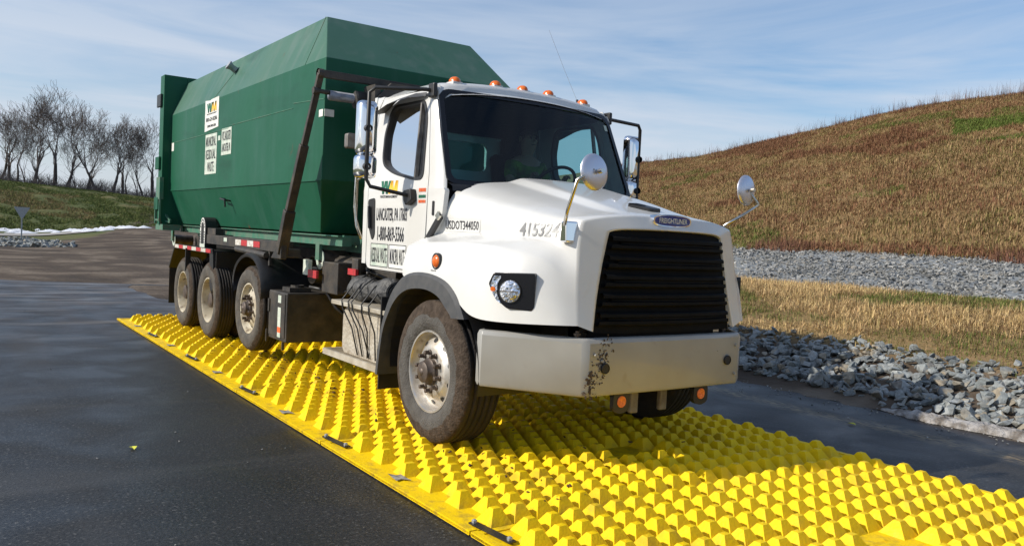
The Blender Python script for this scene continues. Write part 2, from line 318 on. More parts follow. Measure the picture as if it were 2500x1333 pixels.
# ------------------------------------------------------------------ terrain
CX, CY = CAMP.x, CAMP.y
CR = [(-180, .02), (-40, .03), (3.4, .0315), (6.1, .0287), (9, .0257), (12.1, .0215), (30, .05), (43.85, .0940), (45.5, .0985), (47.7, .1035), (49.8, .1125), (51.6, .121), (55.4, .1375), (59, .154), (62.5, .165), (64.6, .169), (66.7, .172), (85, .18), (120, .12), (180, .02)]
cra = np.array([c[0] for c in CR]); crt = np.array([c[1] for c in CR])
def sstep(a, b, x): t = np.clip((x - a) / (b - a), 0, 1); return t * t * (3 - 2 * t)
BX = np.array([-50, 3.9, 4.15, 4.6, 5.0, 5.7, 6.3, 8.0, 9.5, 10.6, 11.2, 12.5, 20.0, 400]); BZ = np.array([0, 0, .02, .10, .20, .34, .45, .72, .88, .92, .86, .74, 1.66, 1.66])
def height(x, y):
    x = np.asarray(x, float); y = np.asarray(y, float)
    r = np.hypot(x - CX, y - CY) + 1e-6; ph = np.degrees(np.arctan2(x - CX, y - CY)); s = np.sin(np.radians(ph))
    wob = 0.25*np.sin(y*.31+1) + .15*np.sin(y*.83)
    zb = np.interp(x + wob*sstep(5, 8, x)*.8, BX, BZ) - .012*np.clip(y-5, -12, 15)*sstep(6, 9, x)*(1-sstep(12, 20, x))
    wr = 1 - sstep(22, 45, y)
    wr = wr * np.where(y < -30, 1 - sstep(30, 60, -y), 1)
    zg = .85 * sstep(28, 75, r) * sstep(4.5, 12, ph) * np.where(ph > 60, 0, 1)
    z = wr*zb + (1-wr)*zg
    rt = np.where((ph > 0) & (ph < 170), np.minimum(88, 24.3/np.maximum(s, .1)), 88.)
    rl = sstep(15, 35, ph)
    rc = rt + 48*(1-rl) + 40*rl
    tn = np.interp(ph, cra, crt); zc = 1.65 + rc*tn
    zt = np.where(rl > 0, z, z)
    t = np.clip((r - rt)/(rc - rt), 0, 1); sh = 1 - (1-t)**1.12; sh = np.where(t < .08, sh*(t/.08)**.5, sh)
    hill = zt + (zc - zt)*sh
    hill = np.where(r > rc, zc - .004*(r-rc), hill)
    return np.where(r > rt, hill, z)
def hz(x, y): return float(height(x, y))
az = np.concatenate([np.arange(-180, -8, 6), np.arange(-8, 76, .4), np.arange(76, 180, 4)])
rr = [0.6]
while rr[-1] < 4000: rr.append(rr[-1]*(1.028 if rr[-1] < 200 else 1.12))
rr = np.array(rr)
A, RR = np.meshgrid(np.radians(az), rr, indexing='ij')
X_ = CX + RR*np.sin(A); Y_ = CY + RR*np.cos(A); Z_ = height(X_, Y_)
bumpn = np.array([noise.noise(Vector((x*.35, y*.35, 0))) + .5*noise.noise(Vector((x*1.1, y*1.1, 3))) for x, y in zip(X_.ravel(), Y_.ravel())]).reshape(X_.shape)
phd_ = np.degrees(A)
damp = np.where((X_ > 6.2) | (RR > 50), 1., 0.)
Z_ = Z_ + bumpn*damp*np.clip(RR/120, .05, .35)*np.where((phd_ > 25) & (phd_ < 172), .4, 1)*np.where((X_ < 6.2) & (RR < 86), .15, 1)*np.where((np.degrees(A) > 0) & (np.degrees(A) < 14) & (RR < 84), .25, 1)
# keep everything under the asphalt and the mats a little lower than the sheets on top
flat = (Z_ < .02) & (np.abs(Z_) < .03); Z_ = np.where((X_ < 4.0) & (RR < 30), np.minimum(Z_, -0.006), Z_)
m_, n_ = X_.shape
verts = np.stack([X_, Y_, Z_], -1).reshape(-1, 3)
phd = np.degrees(A)
rtm = np.where((phd > 0) & (phd < 170), np.minimum(88, 24.3/np.maximum(np.sin(A), .1)), 88.)
gravel = sstep(11, 11.6, X_)*(1-sstep(19.6, 20.3, X_ + 0*Y_))*(1-sstep(24, 30, Y_))*(Y_ > -40)
dry = sstep(5.4, 6.2, X_)*(phd > 25)*(phd < 172)
lefthill = (RR > 55)*(phd < 30)
faces_by = {}
def quad(i, j): i2 = (i+1) % m_; return (i*n_+j, i2*n_+j, i2*n_+j+1, i*n_+j+1)
for i in range(m_):
    for j in range(n_-1):
        g = 'ground'
        if RR[i, j] >= rtm[i, j]-.01: g = 'hill'
        elif gravel[i, j] > .5: g = 'gravel_slope'
        faces_by.setdefault(g, []).append(quad(i, j))
def ground_mat(t, b):
    b.inputs['Roughness'].default_value = .95; b.inputs['Specular IOR Level'].default_value = .2
    n, l = t.nodes.new, t.links.new
    def attr(a): x = n('ShaderNodeAttribute'); x.attribute_name = a; return x.outputs['Fac']
    tc = n('ShaderNodeTexCoord')
    def nz(s, d=6, dist=0):
        x = n('ShaderNodeTexNoise'); x.inputs['Scale'].default_value = s; x.inputs['Detail'].default_value = d; x.inputs['Distortion'].default_value = dist; l(tc.outputs['Object'], x.inputs['Vector']); return x.outputs['Fac']
    def ramp(f, *cs):
        x = n('ShaderNodeValToRGB'); e = x.color_ramp.elements; e[0].position = cs[0][0]; e[0].color = (*cs[0][1], 1); e[1].position = cs[-1][0]; e[1].color = (*cs[-1][1], 1)
        for c in cs[1:-1]: q = e.new(c[0]); q.color = (*c[1], 1)
        l(f, x.inputs['Fac']); return x.outputs['Color']
    def mix(f, a, c): x = n('ShaderNodeMixRGB'); l(f, x.inputs['Fac']); l(a, x.inputs['Color1']); l(c, x.inputs['Color2']); return x.outputs['Color']
    dirt = ramp(nz(.45, 8, .5), (.3, (.050, .038, .028)), (.5, (.085, .063, .045)), (.62, (.17, .135, .10)), (.7, (.07, .052, .038)))
    dryc = ramp(nz(.16, 8, .3), (.3, (.21, .145, .065)), (.42, (.25, .17, .075)), (.52, (.235, .155, .075)), (.62, (.27, .19, .085)), (.72, (.16, .15, .045)))
    greenc = ramp(nz(.12, 8, .4), (.3, (.052, .072, .022)), (.5, (.085, .10, .032)), (.62, (.14, .12, .05)), (.72, (.06, .085, .022)))
    grav = ramp(nz(9, 4), (.3, (.10, .11, .115)), (.6, (.26, .275, .28)))
    c = mix(attr('dry'), dirt, dryc); c = mix(attr('green'), c, greenc); c = mix(attr('gravel'), c, grav)
    c = mix(attr('snow'), c, ramp(nz(3), (.3, (.6, .62, .66)), (.7, (.85, .87, .9))))
    l(c, b.inputs['Base Color'])
    bp = n('ShaderNodeBump'); bp.inputs['Distance'].default_value = .05; l(nz(6, 8), bp.inputs['Height']); l(bp.outputs[0], b.inputs['Normal'])
MT['ground'] = vmat('ground_cover', ground_mat)
green = lefthill*1.0
# left verge: everything left of the haul road beyond about 50 m is grass
roadL = np.interp(RR, [0, 44, 60, 74, 120, 175], [-90, 1.5, 8.6, 9.6, 11.8, 12.6])
green = np.where((phd < roadL) & (RR > 44), 1., 0.)*(phd > -170) + np.where((phd < 20) & (RR > 130), 1., 0.)
green = np.clip(green, 0, 1)
snow = 0*green
att = dict(gravel=gravel, dry=dry*(1-gravel), green=green, snow=snow)
def sub(name, fs, kind='structure'):
    ids = sorted({i for f in fs for i in f}); mp_ = {a: k for k, a in enumerate(ids)}
    me = bpy.data.meshes.new(name); me.from_pydata(verts[ids].tolist(), [], [tuple(mp_[i] for i in f[::-1]) for f in fs]); me.update()
    me.polygons.foreach_set('use_smooth', [True]*len(me.polygons)); me.materials.append(MT['ground'])
    for k, v in att.items():
        a = me.attributes.new(k, 'FLOAT', 'POINT'); a.data.foreach_set('value', v.reshape(-1)[ids].astype(np.float32))
    o = bpy.data.objects.new(name, me); COL.objects.link(o); o['kind'] = kind; return o
for g, fs in faces_by.items():
    o = sub(g, fs)
    o['label'] = {'ground': 'brown dirt and grass ground around the asphalt road', 'hill': 'grassy hill rising behind the truck under the sky', 'gravel_slope': 'slope of grey gravel below the dry grass hill'}[g]

# asphalt sheet
def asphalt_mat(t, b):
    n, l = t.nodes.new, t.links.new; tc = n('ShaderNodeTexCoord')
    def nz(s, d=6, dist=0, st=(1, 1, 1), rot=0):
        mpn = n('ShaderNodeMapping'); mpn.inputs['Scale'].default_value = st; mpn.inputs['Rotation'].default_value = (0, 0, rot); l(tc.outputs['Object'], mpn.inputs['Vector'])
        x = n('ShaderNodeTexNoise'); x.inputs['Scale'].default_value = s; x.inputs['Detail'].default_value = d; x.inputs['Distortion'].default_value = dist; l(mpn.outputs[0], x.inputs['Vector']); return x.outputs['Fac']
    def mr(f, a, z, c=0, d=1): x = n('ShaderNodeMapRange'); x.inputs[1].default_value = a; x.inputs[2].default_value = z; x.inputs[3].default_value = c; x.inputs[4].default_value = d; l(f, x.inputs[0]); return x.outputs[0]
    def mul(a, c): x = n('ShaderNodeMath'); x.operation = 'MULTIPLY'; l(a, x.inputs[0]); l(c, x.inputs[1]); return x.outputs[0]
    def add(a, c): x = n('ShaderNodeMath'); x.operation = 'ADD'; l(a, x.inputs[0]); l(c, x.inputs[1]); return x.outputs[0]
    def mix(f, a, c):
        x = n('ShaderNodeMixRGB'); l(f, x.inputs['Fac'])
        for i, q in (('Color1', a), ('Color2', c)):
            if isinstance(q, tuple): x.inputs[i].default_value = (*q, 1)
            else: l(q, x.inputs[i])
        return x.outputs['Color']
    sx = n('ShaderNodeSeparateXYZ'); l(tc.outputs['Object'], sx.inputs[0])
    c = mix(mr(nz(48, 5), .40, .60), (.006, .006, .006), (.026, .026, .0255))
    c = mix(mr(nz(42, 3), .60, .67), c, (.10, .097, .09))
    c = mix(mr(nz(.7, 7, .8), .42, .75, 0, .55), c, (.030, .0295, .029))
    c = mix(mr(nz(1.0, 6, .4, (.9, .12, 1), R(-8)), .52, .68, 0, .5), c, (.013, .013, .013))
    c = mix(mr(nz(.8, 7, .6, (.22, 1.3, 1), R(12)), .55, .70, 0, .6), c, (.060, .058, .055))
    c = mix(mr(nz(.9, 6, .3, (1.2, .10, 1), R(-14)), .56, .68, 0, .6), c, (.050, .045, .040))
    # dirt carried on to the asphalt, thicker away from the mats
    far = mr(add(sx.outputs['Y'], mr(nz(.35, 6, 1), 0, 1, -7, 7)), 6, 13)
    trk = mr(nz(1.1, 7, .5, (1.7, .10, 1), R(38)), .46, .58)
    c = mix(mul(far, trk), c, (.045, .036, .030)); c = mix(mul(far, mr(nz(1.3, 7, .5, (.25, 1.7, 1), R(-20)), .53, .64)), c, (.12, .11, .10))
    # sand line and wet mud at the right edge
    xx = add(sx.outputs['X'], mr(nz(.5, 5), 0, 1, -.25, .25))
    sand = mul(mr(xx, 3.0, 3.2), mr(xx, 3.45, 3.2)); c = mix(mul(sand, mr(nz(30, 4, 0, (1, .3, 1)), .42, .6)), c, (.22, .16, .08))
    c = mix(mul(mr(xx, 3.4, 3.6), mr(nz(5, 6), .3, .6, .5, 1)), c, (.028, .022, .018))
    l(c, b.inputs['Base Color'])
    l(mr(nz(1.3, 5, .4), .35, .7, .36, .65), b.inputs['Roughness']); b.inputs['Specular IOR Level'].default_value = .42
    bp = n('ShaderNodeBump'); bp.inputs['Distance'].default_value = .006; bp.inputs['Distance'].default_value = .0035; l(nz(60, 4), bp.inputs['Height']); l(bp.outputs[0], b.inputs['Normal'])
MT['asphalt'] = vmat('asphalt', asphalt_mat)
edge = [(-30, 30.5), (-14, 27), (-7, 24), (-2.6, 22.2), (-1.9, 21.6), (-1.2, 20.4), (-.7, 18.8), (-.3, 17.0), (-.5, 14.5), (-.2, 12.6), (.8, 12.2), (2.2, 13), (3.2, 14.5), (3.9, 15)]
pl = [(-30, -40)] + edge
def ragged(P, step=.5, amp=.16, seed=0):
    o = []
    for i in range(len(P)):
        a = Vector(P[i]); b = Vector(P[(i+1) % len(P)]); k = max(1, int((b-a).length/step))
        for q in range(k):
            p = a.lerp(b, q/k); nn = noise.noise(Vector((p.x*1.3+seed, p.y*1.3, seed)))
            o.append((p.x + amp*nn, p.y + amp*noise.noise(Vector((p.x*1.3, p.y*1.3+9, seed)))*1.4))
    return o
P = ragged(edge, .4, .35, 1) + ragged([(3.95, 15), (4.02, 8), (4.1, 3), (4.05, -2), (4.2, -8), (4.2, -40)], .3, .22, 5) + [(4.2, -40), (-30, -40)]
tri = tessellate_polygon([[Vector((a, b, 0)) for a, b in P]])
mb = MB().add([(a, b, 0.0) for a, b in P], [tuple(t) for t in tri])
o = mb.build('asphalt_road', 'asphalt', fixn=False); tag(o, 'dark asphalt road with dust and mud tracks', kind='structure')
if o.data.polygons[0].normal.z < 0: o.data.flip_normals()

# concrete path and snow on the far verge (azimuth, radius outlines)
def pol(a, r, dz=.05): x = CX + r*math.sin(R(a)); y = CY + r*math.cos(R(a)); return (x, y, hz(x, y)+dz)
rows = [[pol(a, rin(a), .06) for rin in (lambda a: 63.5+1.2*(a-3.4)-.0, lambda a: 63.5+1.2*(a-3.4)+7)] for a in np.arange(-12, 9.0, .5)]
MT['path'] = mat('concrete', (.34, .32, .29), (.26, .24, .21), 2, .9)
tag(MB().grid(rows).build('path', 'path', fixn=False), 'pale concrete path strip below the snow', kind='structure')
mb = MB(); rs = random.Random(3)
for k in range(230):
    a = rs.uniform(-3, 11.3); r0 = 71; r = r0 + rs.uniform(0, 15)*(1 - .55*max(0, (a-6)/6))
    if noise.noise(Vector((a*2.2, r*.30, 2))) + .5*noise.noise(Vector((a*7, r*.5, 7))) < .13: continue
    L_ = rs.uniform(.3, 1.1); W_ = rs.uniform(.12, .45); c = Vector(pol(a, r, .10)); ang = rs.uniform(-.5, .5); ex = Vector((math.cos(ang), math.sin(ang), 0)); ey = Vector((-ex.y, ex.x, 0))
    ring = [c + ex*L_*math.cos(t)*rs.uniform(.7, 1.2) + ey*W_*1.8*math.sin(t)*rs.uniform(.6, 1.2) for t in np.linspace(0, 2*math.pi, 11)[:-1]]
    ring = [Vector((p.x, p.y, hz(p.x, p.y)+.01)) for p in ring]; top = Vector((c.x, c.y, c.z+.14))
    mb.add([*ring, top], [(i, (i+1) % 10, 10) for i in range(10)])
tag(mb.build('snow', 'snow', smooth=True), 'patchy snow lying along the foot of the left grass hill', 'snow', kind='stuff')

# stones
def hull(n, dims, rnd):
    b = bmesh.new()
    for k in range(n):
        v = Vector((rnd.gauss(0, 1), rnd.gauss(0, 1), rnd.gauss(0, 1))).normalized(); v = Vector((max(-.75, min(.75, v.x)), max(-.75, min(.75, v.y)), max(-.7, min(.7, v.z))))
        b.verts.new((v.x*dims[0], v.y*dims[1], v.z*dims[2]))
    rsl = bmesh.ops.convex_hull(b, input=b.verts); bmesh.ops.delete(b, geom=[g for g in b.verts if not g.link_faces], context='VERTS')
    b.verts.ensure_lookup_table(); b.verts.index_update()
    V = [v.co.copy() for v in b.verts]; F = [tuple(v.index for v in f.verts) for f in b.faces]; b.free(); return V, F
rs = random.Random(11)
stones = [hull(rs.choice([11, 13, 15]), (rs.uniform(.8, 1.2), rs.uniform(.55, .9), rs.uniform(.28, .55)), rs) for _ in range(16)]
smalls = [hull(8, (rs.uniform(.8, 1.2), rs.uniform(.6, .9), rs.uniform(.35, .6)), rs) for _ in range(12)]
pts = []
def stone_m(p, s, rnd, tilt=.5): return Matrix.Translation(p) @ Matrix.Rotation(rnd.uniform(0, 6.28), 4, 'Z') @ Matrix.Rotation(rnd.gauss(0, tilt), 4, 'X') @ Matrix.Rotation(rnd.gauss(0, tilt), 4, 'Y') @ Matrix.Scale(s, 4)
for k in range(6800):
    y = rs.uniform(-9, 16); x = 4.22 + abs(rs.gauss(0, 1))*.0 + rs.random()**.9*1.95 + .12*math.sin(y*1.3)
    lim = 4.22 + 1.75 + .25*noise.noise(Vector((y*.8, 1, 0))); 
    if x > lim and rs.random() < .75: continue
    s = rs.uniform(.055, .115)*(1.1 if x < 5.4 else .8)
    if rs.random() < .25: s *= .55
    pts.append((Vector((x, y, hz(x, y) + rs.uniform(-.02, .07))), s))
def vis(p):
    d = p - CAMP; z = d.dot(f_)
    if z <= .1: return None
    px = 1250 + 2002.2*d.dot(r_)/z; py = 666.5 - 2002.2*d.dot(u_)/z
    return (px, py, z) if -20 < px < 2520 and 0 < py < 1350 else None
def behind_truck(px): return px < 1790
cand = []
for p, s in pts:
    q = vis(p)
    cand.append((-(s/q[2]) if q and not behind_truck(q[0]) else 0, p, s))
cand.sort(key=lambda c: c[0])
mes = []
for k, (V, F) in enumerate(stones):
    mes.append(MB().add(V, F).mesh('riprap_stone', 'stone'))
for k, (key, p, s) in enumerate(cand[:300]):
    o = bpy.data.objects.new('riprap_stone', mes[k % 16]); COL.objects.link(o); o.matrix_world = stone_m(p, s, rs)
    tag(o, 'broken blue grey riprap stone heaped beside the right edge of the road', 'stone', 'loose riprap stones heaped along the right road edge')
mb = MB()
for k, (key, p, s) in enumerate(cand[300:]):
    V, F = stones[k % 16]; m = stone_m(p, s, rs); mb.add([m @ v for v in V], F)
tag(mb.build('riprap', 'stone'), 'bed of smaller broken grey stones between the road edge and the grass berm', 'riprap', kind='stuff')
mb = MB()
for k in range(22000):
    y = -3 + 34*rs.random()**.9; x = rs.uniform(11.4, 20.35) + .5*noise.noise(Vector((y*.3, 5, 0)))
    if noise.noise(Vector((x*.6, y*.6, 8))) > .3 and x > 20.1: continue
    V, F = smalls[k % 12]; s = rs.uniform(.04, .085)*rs.choice([1, 1, 1.4]); m = stone_m(Vector((x, y, hz(x, y)+rs.uniform(-.02, .05))), s, rs, .4); mb.add([m @ v for v in V], F)
tag(mb.build('gravel', 'gravel'), 'grey crushed stone covering the slope below the dry hill', 'gravel', kind='stuff')
mb = MB()
for k in range(1700):   # dark stone strip on the far left verge
    a = rs.uniform(-4, 7.4); r = rs.uniform(45.5, 58 + .4*a)
    if a > 5 and r > 58-(a-5)*4: continue
    x, y, z = pol(a, r, .02); V, F = smalls[k % 12]; m = stone_m(Vector((x, y, z)), rs.uniform(.10, .3), rs, .4); mb.add([m @ v for v in V], F)
tag(mb.build('stone_strip', 'stone'), 'strip of dark stones beyond the dirt road by the yield sign', 'stones', kind='stuff')
# ridge of dirty snow at the asphalt edge
mb = MB(); path = [(4.05, -.55), (4.0, -.9), (4.02, -1.3), (4.08, -1.8), (4.1, -2.4), (4.05, -3.2), (4.1, -4.5)]
rows = []
for k in range(60):
    t = k/59*(len(path)-1); i = min(int(t), len(path)-2); a = Vector(path[i]).lerp(Vector(path[i+1]), t-i); wd = .10*(.4+min(1, k/14))*(1+.4*noise.noise(Vector((k*.35, 0, 0)))); hh = .055*(.3+min(1, k/12))*(1+.5*noise.noise(Vector((k*.5, 4, 0))))
    rows.append([(a.x - wd*math.cos(q) + .03*noise.noise(Vector((k*.6, q, 1))), a.y, .004 + max(0, hh*math.sin(q)*(1+.4*noise.noise(Vector((k*.9, q*2, 3)))))) for q in np.linspace(0, math.pi, 8)])
mb.grid(rows); tag(mb.build('dirty_snow', 'old_snow', smooth=True), 'ridge of dirty grey snow at the foot of the riprap', 'snow', kind='stuff')

mb = MB()
for k in range(900):
    if rs.random() < .75: x = 4.05 - abs(rs.gauss(0, .35)); y = rs.uniform(-8, 9)
    else: x = rs.uniform(-9, -1.95); y = rs.uniform(-4.5, 14)
    s_ = rs.uniform(.004, .013)*(1.5 if x > 3 else 1); V, F = smalls[k % 12]; m = stone_m(Vector((x, y, .006)), s_, rs, .3); mb.add([m @ v for v in V], F)
tag(mb.build('loose_grit', 'gravel'), 'loose grit and pebbles scattered on the asphalt', 'grit', kind='stuff')

# grass as loose blades
def grass(name, n, sample, hr, blades, wd, cols, label, lean=.5, kind='stuff', seed=1, cat='grass'):
    rnd = np.random.RandomState(seed); V = []; F = []; C = []
    P = sample(n, rnd); n = len(P)
    for (x, y, hs, ci) in P:
        z = hz(x, y)
        for b in range(blades):
            h = rnd.uniform(*hr)*hs; a = rnd.uniform(0, 6.283); le = abs(rnd.normal(0, lean))*h; bx = x + rnd.normal(0, .06+.1*h); by = y + rnd.normal(0, .06+.1*h)
            w2 = wd*rnd.uniform(.6, 1.4); dx, dy = math.cos(a), math.sin(a); o = len(V)
            mx, my, mz = bx + dx*le*.35, by + dy*le*.35, z + h*.62*max(.55, 1 - .2*le/h); tx, ty, tz = bx + dx*le, by + dy*le, z + h*max(.3, 1 - .35*le/h)
            V += [(bx - dy*w2, by + dx*w2, z-.03), (bx + dy*w2, by - dx*w2, z-.03), (mx + dy*w2*.7, my - dx*w2*.7, mz), (mx - dy*w2*.7, my + dx*w2*.7, mz), (tx, ty, tz)]
            F += [(o, o+1, o+2, o+3), (o+3, o+2, o+4)]
            c = cols[int(ci) % len(cols)]; q = rnd.uniform(.7, 1.3); c2 = (c[0]*q, c[1]*q*rnd.uniform(.92, 1.06), c[2]*q, 1); C += [c2]*5
    me = bpy.data.meshes.new(name); me.from_pydata(V, [], F); me.update()
    ca = me.color_attributes.new('tint', 'FLOAT_COLOR', 'POINT'); ca.data.foreach_set('color', np.array(C, np.float32).ravel())
    me.materials.append(MT['blade']); o = bpy.data.objects.new(name, me); COL.objects.link(o); tag(o, label, cat, kind=kind); return o
def blade_mat(t, b):
    a = t.nodes.new('ShaderNodeAttribute'); a.attribute_name = 'tint'; t.links.new(a.outputs['Color'], b.inputs['Base Color']); b.inputs['Roughness'].default_value = .8; b.inputs['Specular IOR Level'].default_value = .15
MT['blade'] = vmat('grass_blade', blade_mat)
TAN, OCH, RUS, OLV, GRN, STR = (.28, .185, .09), (.34, .235, .115), (.215, .11, .06), (.18, .165, .055), (.12, .16, .035), (.60, .44, .21)
def s_hill(n, rnd):
    out = []
    while len(out) < n:
        ph = rnd.uniform(42.5, 69); s = math.sin(R(ph)); rt = 24.3/s; rc = rt+40; r = rt + (rc-rt+3)*rnd.rand()**.85 - .2
        x = CX + r*s; y = CY + r*math.cos(R(ph)); q = noise.noise(Vector((x*.12, y*.12, 0))) + .5*noise.noise(Vector((x*.5, y*.5, 4))); t = (r-rt)/(rc-rt)
        ci = rnd.choice([0, 0, 1, 1, 3]) if q > 0 else rnd.choice([0, 1, 1, 2, 0])
        if q + t*.45 > .60: ci = rnd.choice([2, 2, 0])
        if q < -.32: ci = rnd.choice([3, 3, 4, 0])
        if t < .03 and q > .02 and rnd.rand() < .6: ci = 2
        if t > .45 and abs(ph-65.3) < 2.2 and noise.noise(Vector((x*.2, y*.2, 9))) > -.1 and t < .72: ci = 4
        out.append((x, y, 1+.5*max(0, q) + (.5 if ci == 2 else 0), ci))
    return out
grass('hill_grass', 72000, s_hill, (.08, .24), 5, .012, [TAN, OCH, RUS, OLV, GRN], 'dry brown and rusty grass covering the hill on the right', lean=1.1, seed=2)
def s_crest(n, rnd):
    out = []
    for k in range(n):
        ph = rnd.uniform(43, 68.5); s = math.sin(R(ph)); r = 24.3/s + 40 + rnd.uniform(-5, 3); x = CX + r*s; y = CY + r*math.cos(R(ph))
        if noise.noise(Vector((ph*2.6, 0, 3))) + .5*noise.noise(Vector((ph*9, 0, 5))) + rnd.uniform(-.25, .25) < .0: continue
        out.append((x, y, 1 + .6*rnd.rand() + (ph-43)*.012, rnd.choice([0, 2, 2])))
    return out
grass('dry_weeds', 1500, s_crest, (.20, .75), 3, .008, [(.10, .07, .045), OCH, (.13, .07, .045)], 'tall dead weeds standing along the crest of the right hill', lean=.45, seed=3, cat='weeds')
def s_toe(n, rnd):
    out = []
    for k in range(n):
        y = rnd.uniform(-4, 28); x = 20.0 + .25*math.sin(y) + rnd.uniform(-.5, .9)
        if noise.noise(Vector((y*.35, 2, 0))) < .05: continue
        out.append((x, y, 1.1, rnd.choice([0, 1])))
    return out
grass('red_weeds', 2200, s_toe, (.10, .42), 5, .008, [(.19, .095, .06), (.15, .075, .05)], 'reddish weeds along the line where the gravel meets the hill', seed=4, cat='weeds')
def s_berm(n, rnd):
    out = []
    while len(out) < n:
        y = rnd.uniform(-5, 22); x = 5.85 + 5.6*rnd.rand()**.9; q = noise.noise(Vector((x*.55, y*.35, 0))) + .4*noise.noise(Vector((x*1.8, y*1.8, 2)))
        if x < 6.3 and rnd.rand() < .15: continue
        if q > .0: ci = rnd.choice([4, 3, 4, 3, 1]); hs = .75
        elif q < -.1: ci = rnd.choice([5, 5, 1]); hs = 1.25
        else: ci = rnd.choice([1, 5, 0, 3]); hs = .9
        if x < 6.5: hs *= .55
        out.append((x, y, hs, ci))
    return out
grass('berm_grass', 26000, s_berm, (.05, .17), 8, .0045, [TAN, OCH, RUS, OLV, GRN, STR], 'straw coloured and green grass tufts on the berm between riprap and gravel', lean=1.7, seed=5)
def s_left(n, rnd):
    out = []
    while len(out) < n:
        ph = rnd.uniform(1, 13.5); r = rnd.uniform(84, 139)
        x = CX + r*math.sin(R(ph)); y = CY + r*math.cos(R(ph)); q = noise.noise(Vector((x*.09, y*.05, 0)))
        out.append((x, y, 1, rnd.choice([0, 1, 3]) if q > .18 else rnd.choice([3, 4, 4])))
    return out
grass('hill_turf', 20000, s_left, (.08, .26), 4, .03, [(.22, .16, .08), (.19, .16, .065), RUS, (.13, .14, .045), (.095, .125, .034)], 'short green and brown turf on the left hill below the trees', seed=6)

# fallen leaves on the asphalt
for (x, y, lab) in ((-3.06, .96, 'small yellow leaf on the dark asphalt left of the mats'), (3.0, -.85, 'small yellow leaf on the shaded asphalt right of the mats')):
    mb = MB().add([(x + q*.028*math.cos(t), y + q*.045*math.sin(t), .010 + .012*abs(math.cos(t))) for t, q in zip(np.linspace(0, 6.283, 9)[:-1], (1, .7, 1.1, .7, 1, .6, 1, .8))] + [(x, y, .012)], [(i, (i+1) % 8, 8) for i in range(8)])
    tag(mb.build('fallen_leaf', 'leaf'), lab, 'leaf', 'yellow leaves lying on the road')

# bare trees
def tree_mesh(seed, Ht, spread=1.0, lean=(0, 0), forks=3, tw=1.0):
    rnd = random.Random(seed); T = MB(); C = MB()
    def grow(p, d, ln, r, lv):
        segs = 4 if lv < 3 else 3; pts = [p.copy()]; rs_ = [r]; dd = d.copy()
        for s in range(segs):
            dd = (dd + Vector((rnd.gauss(0, .13), rnd.gauss(0, .13), rnd.gauss(.03, .07)))*(.8 + .25*lv)).normalized(); pts.append(pts[-1] + dd*ln/segs); rs_.append(r*(1 - .42*(s+1)/segs))
        (T if lv == 0 else C).tube(pts, [max(q, .0155) for q in rs_], n=(8, 6, 5, 3, 3, 3, 3)[min(lv, 6)], caps=False)
        if lv >= 6: return
        k = (forks if lv == 0 else rnd.choice([2, 2, 3]) if lv < 4 else rnd.choice([2, 3]))
        for c in range(k):
            i = len(pts)-1 if c < 2 else rnd.randint(max(1, segs-2), segs); i = min(i, len(pts)-1)
            a = rnd.uniform(0, 6.283); t = rnd.uniform(.20, .50)*spread
            ax = dd.cross(Vector((0, 0, 1)) if abs(dd.z) < .95 else Vector((1, 0, 0))).normalized(); nd = Matrix.Rotation(a + c*2.2, 3, dd) @ (Matrix.Rotation(t, 3, ax) @ dd); nd = (nd + Vector((0, 0, .20))).normalized()
            grow(pts[i], nd, ln*rnd.uniform(.70, .90), rs_[i]*rnd.uniform(.58, .78), lv+1)
        if 0 < lv < 5:
            for c in range(2):
                i = rnd.randint(1, segs); a = rnd.uniform(0, 6.283); ax = dd.cross(Vector((.3, .2, 1))).normalized()
                nd = (Matrix.Rotation(a, 3, dd) @ (Matrix.Rotation(rnd.uniform(.5, 1.0), 3, ax) @ dd)).normalized(); grow(pts[i], nd, ln*rnd.uniform(.45, .75), max(.012, rs_[i]*.4), max(lv+1, 5))
    d0 = Vector((lean[0], lean[1], 1)).normalized(); grow(Vector((0, 0, -.3)), d0, Ht*.27, Ht*.020*tw, 0)
    return T, C
kinds = [tree_mesh(s, 14, sp, ln, fk, tw) for s, sp, ln, fk, tw in ((1, 1.2, (.02, 0), 3, 1.15), (5, .85, (-.12, 0), 3, 1.0), (8, 1.25, (.1, 0), 4, 1.1), (12, .9, (.35, .1), 2, .8), (21, 1.05, (-.3, 0), 3, .9))]
for tm, cm in kinds: print('tree', len(tm.f), len(cm.f), max(v[2] for v in cm.v))
KM = [(tm.mesh('trunk', 'bark', True, fixn=False), cm.mesh('crown', 'twig', True, fixn=False), max(v[2] for v in cm.v)) for tm, cm in kinds]
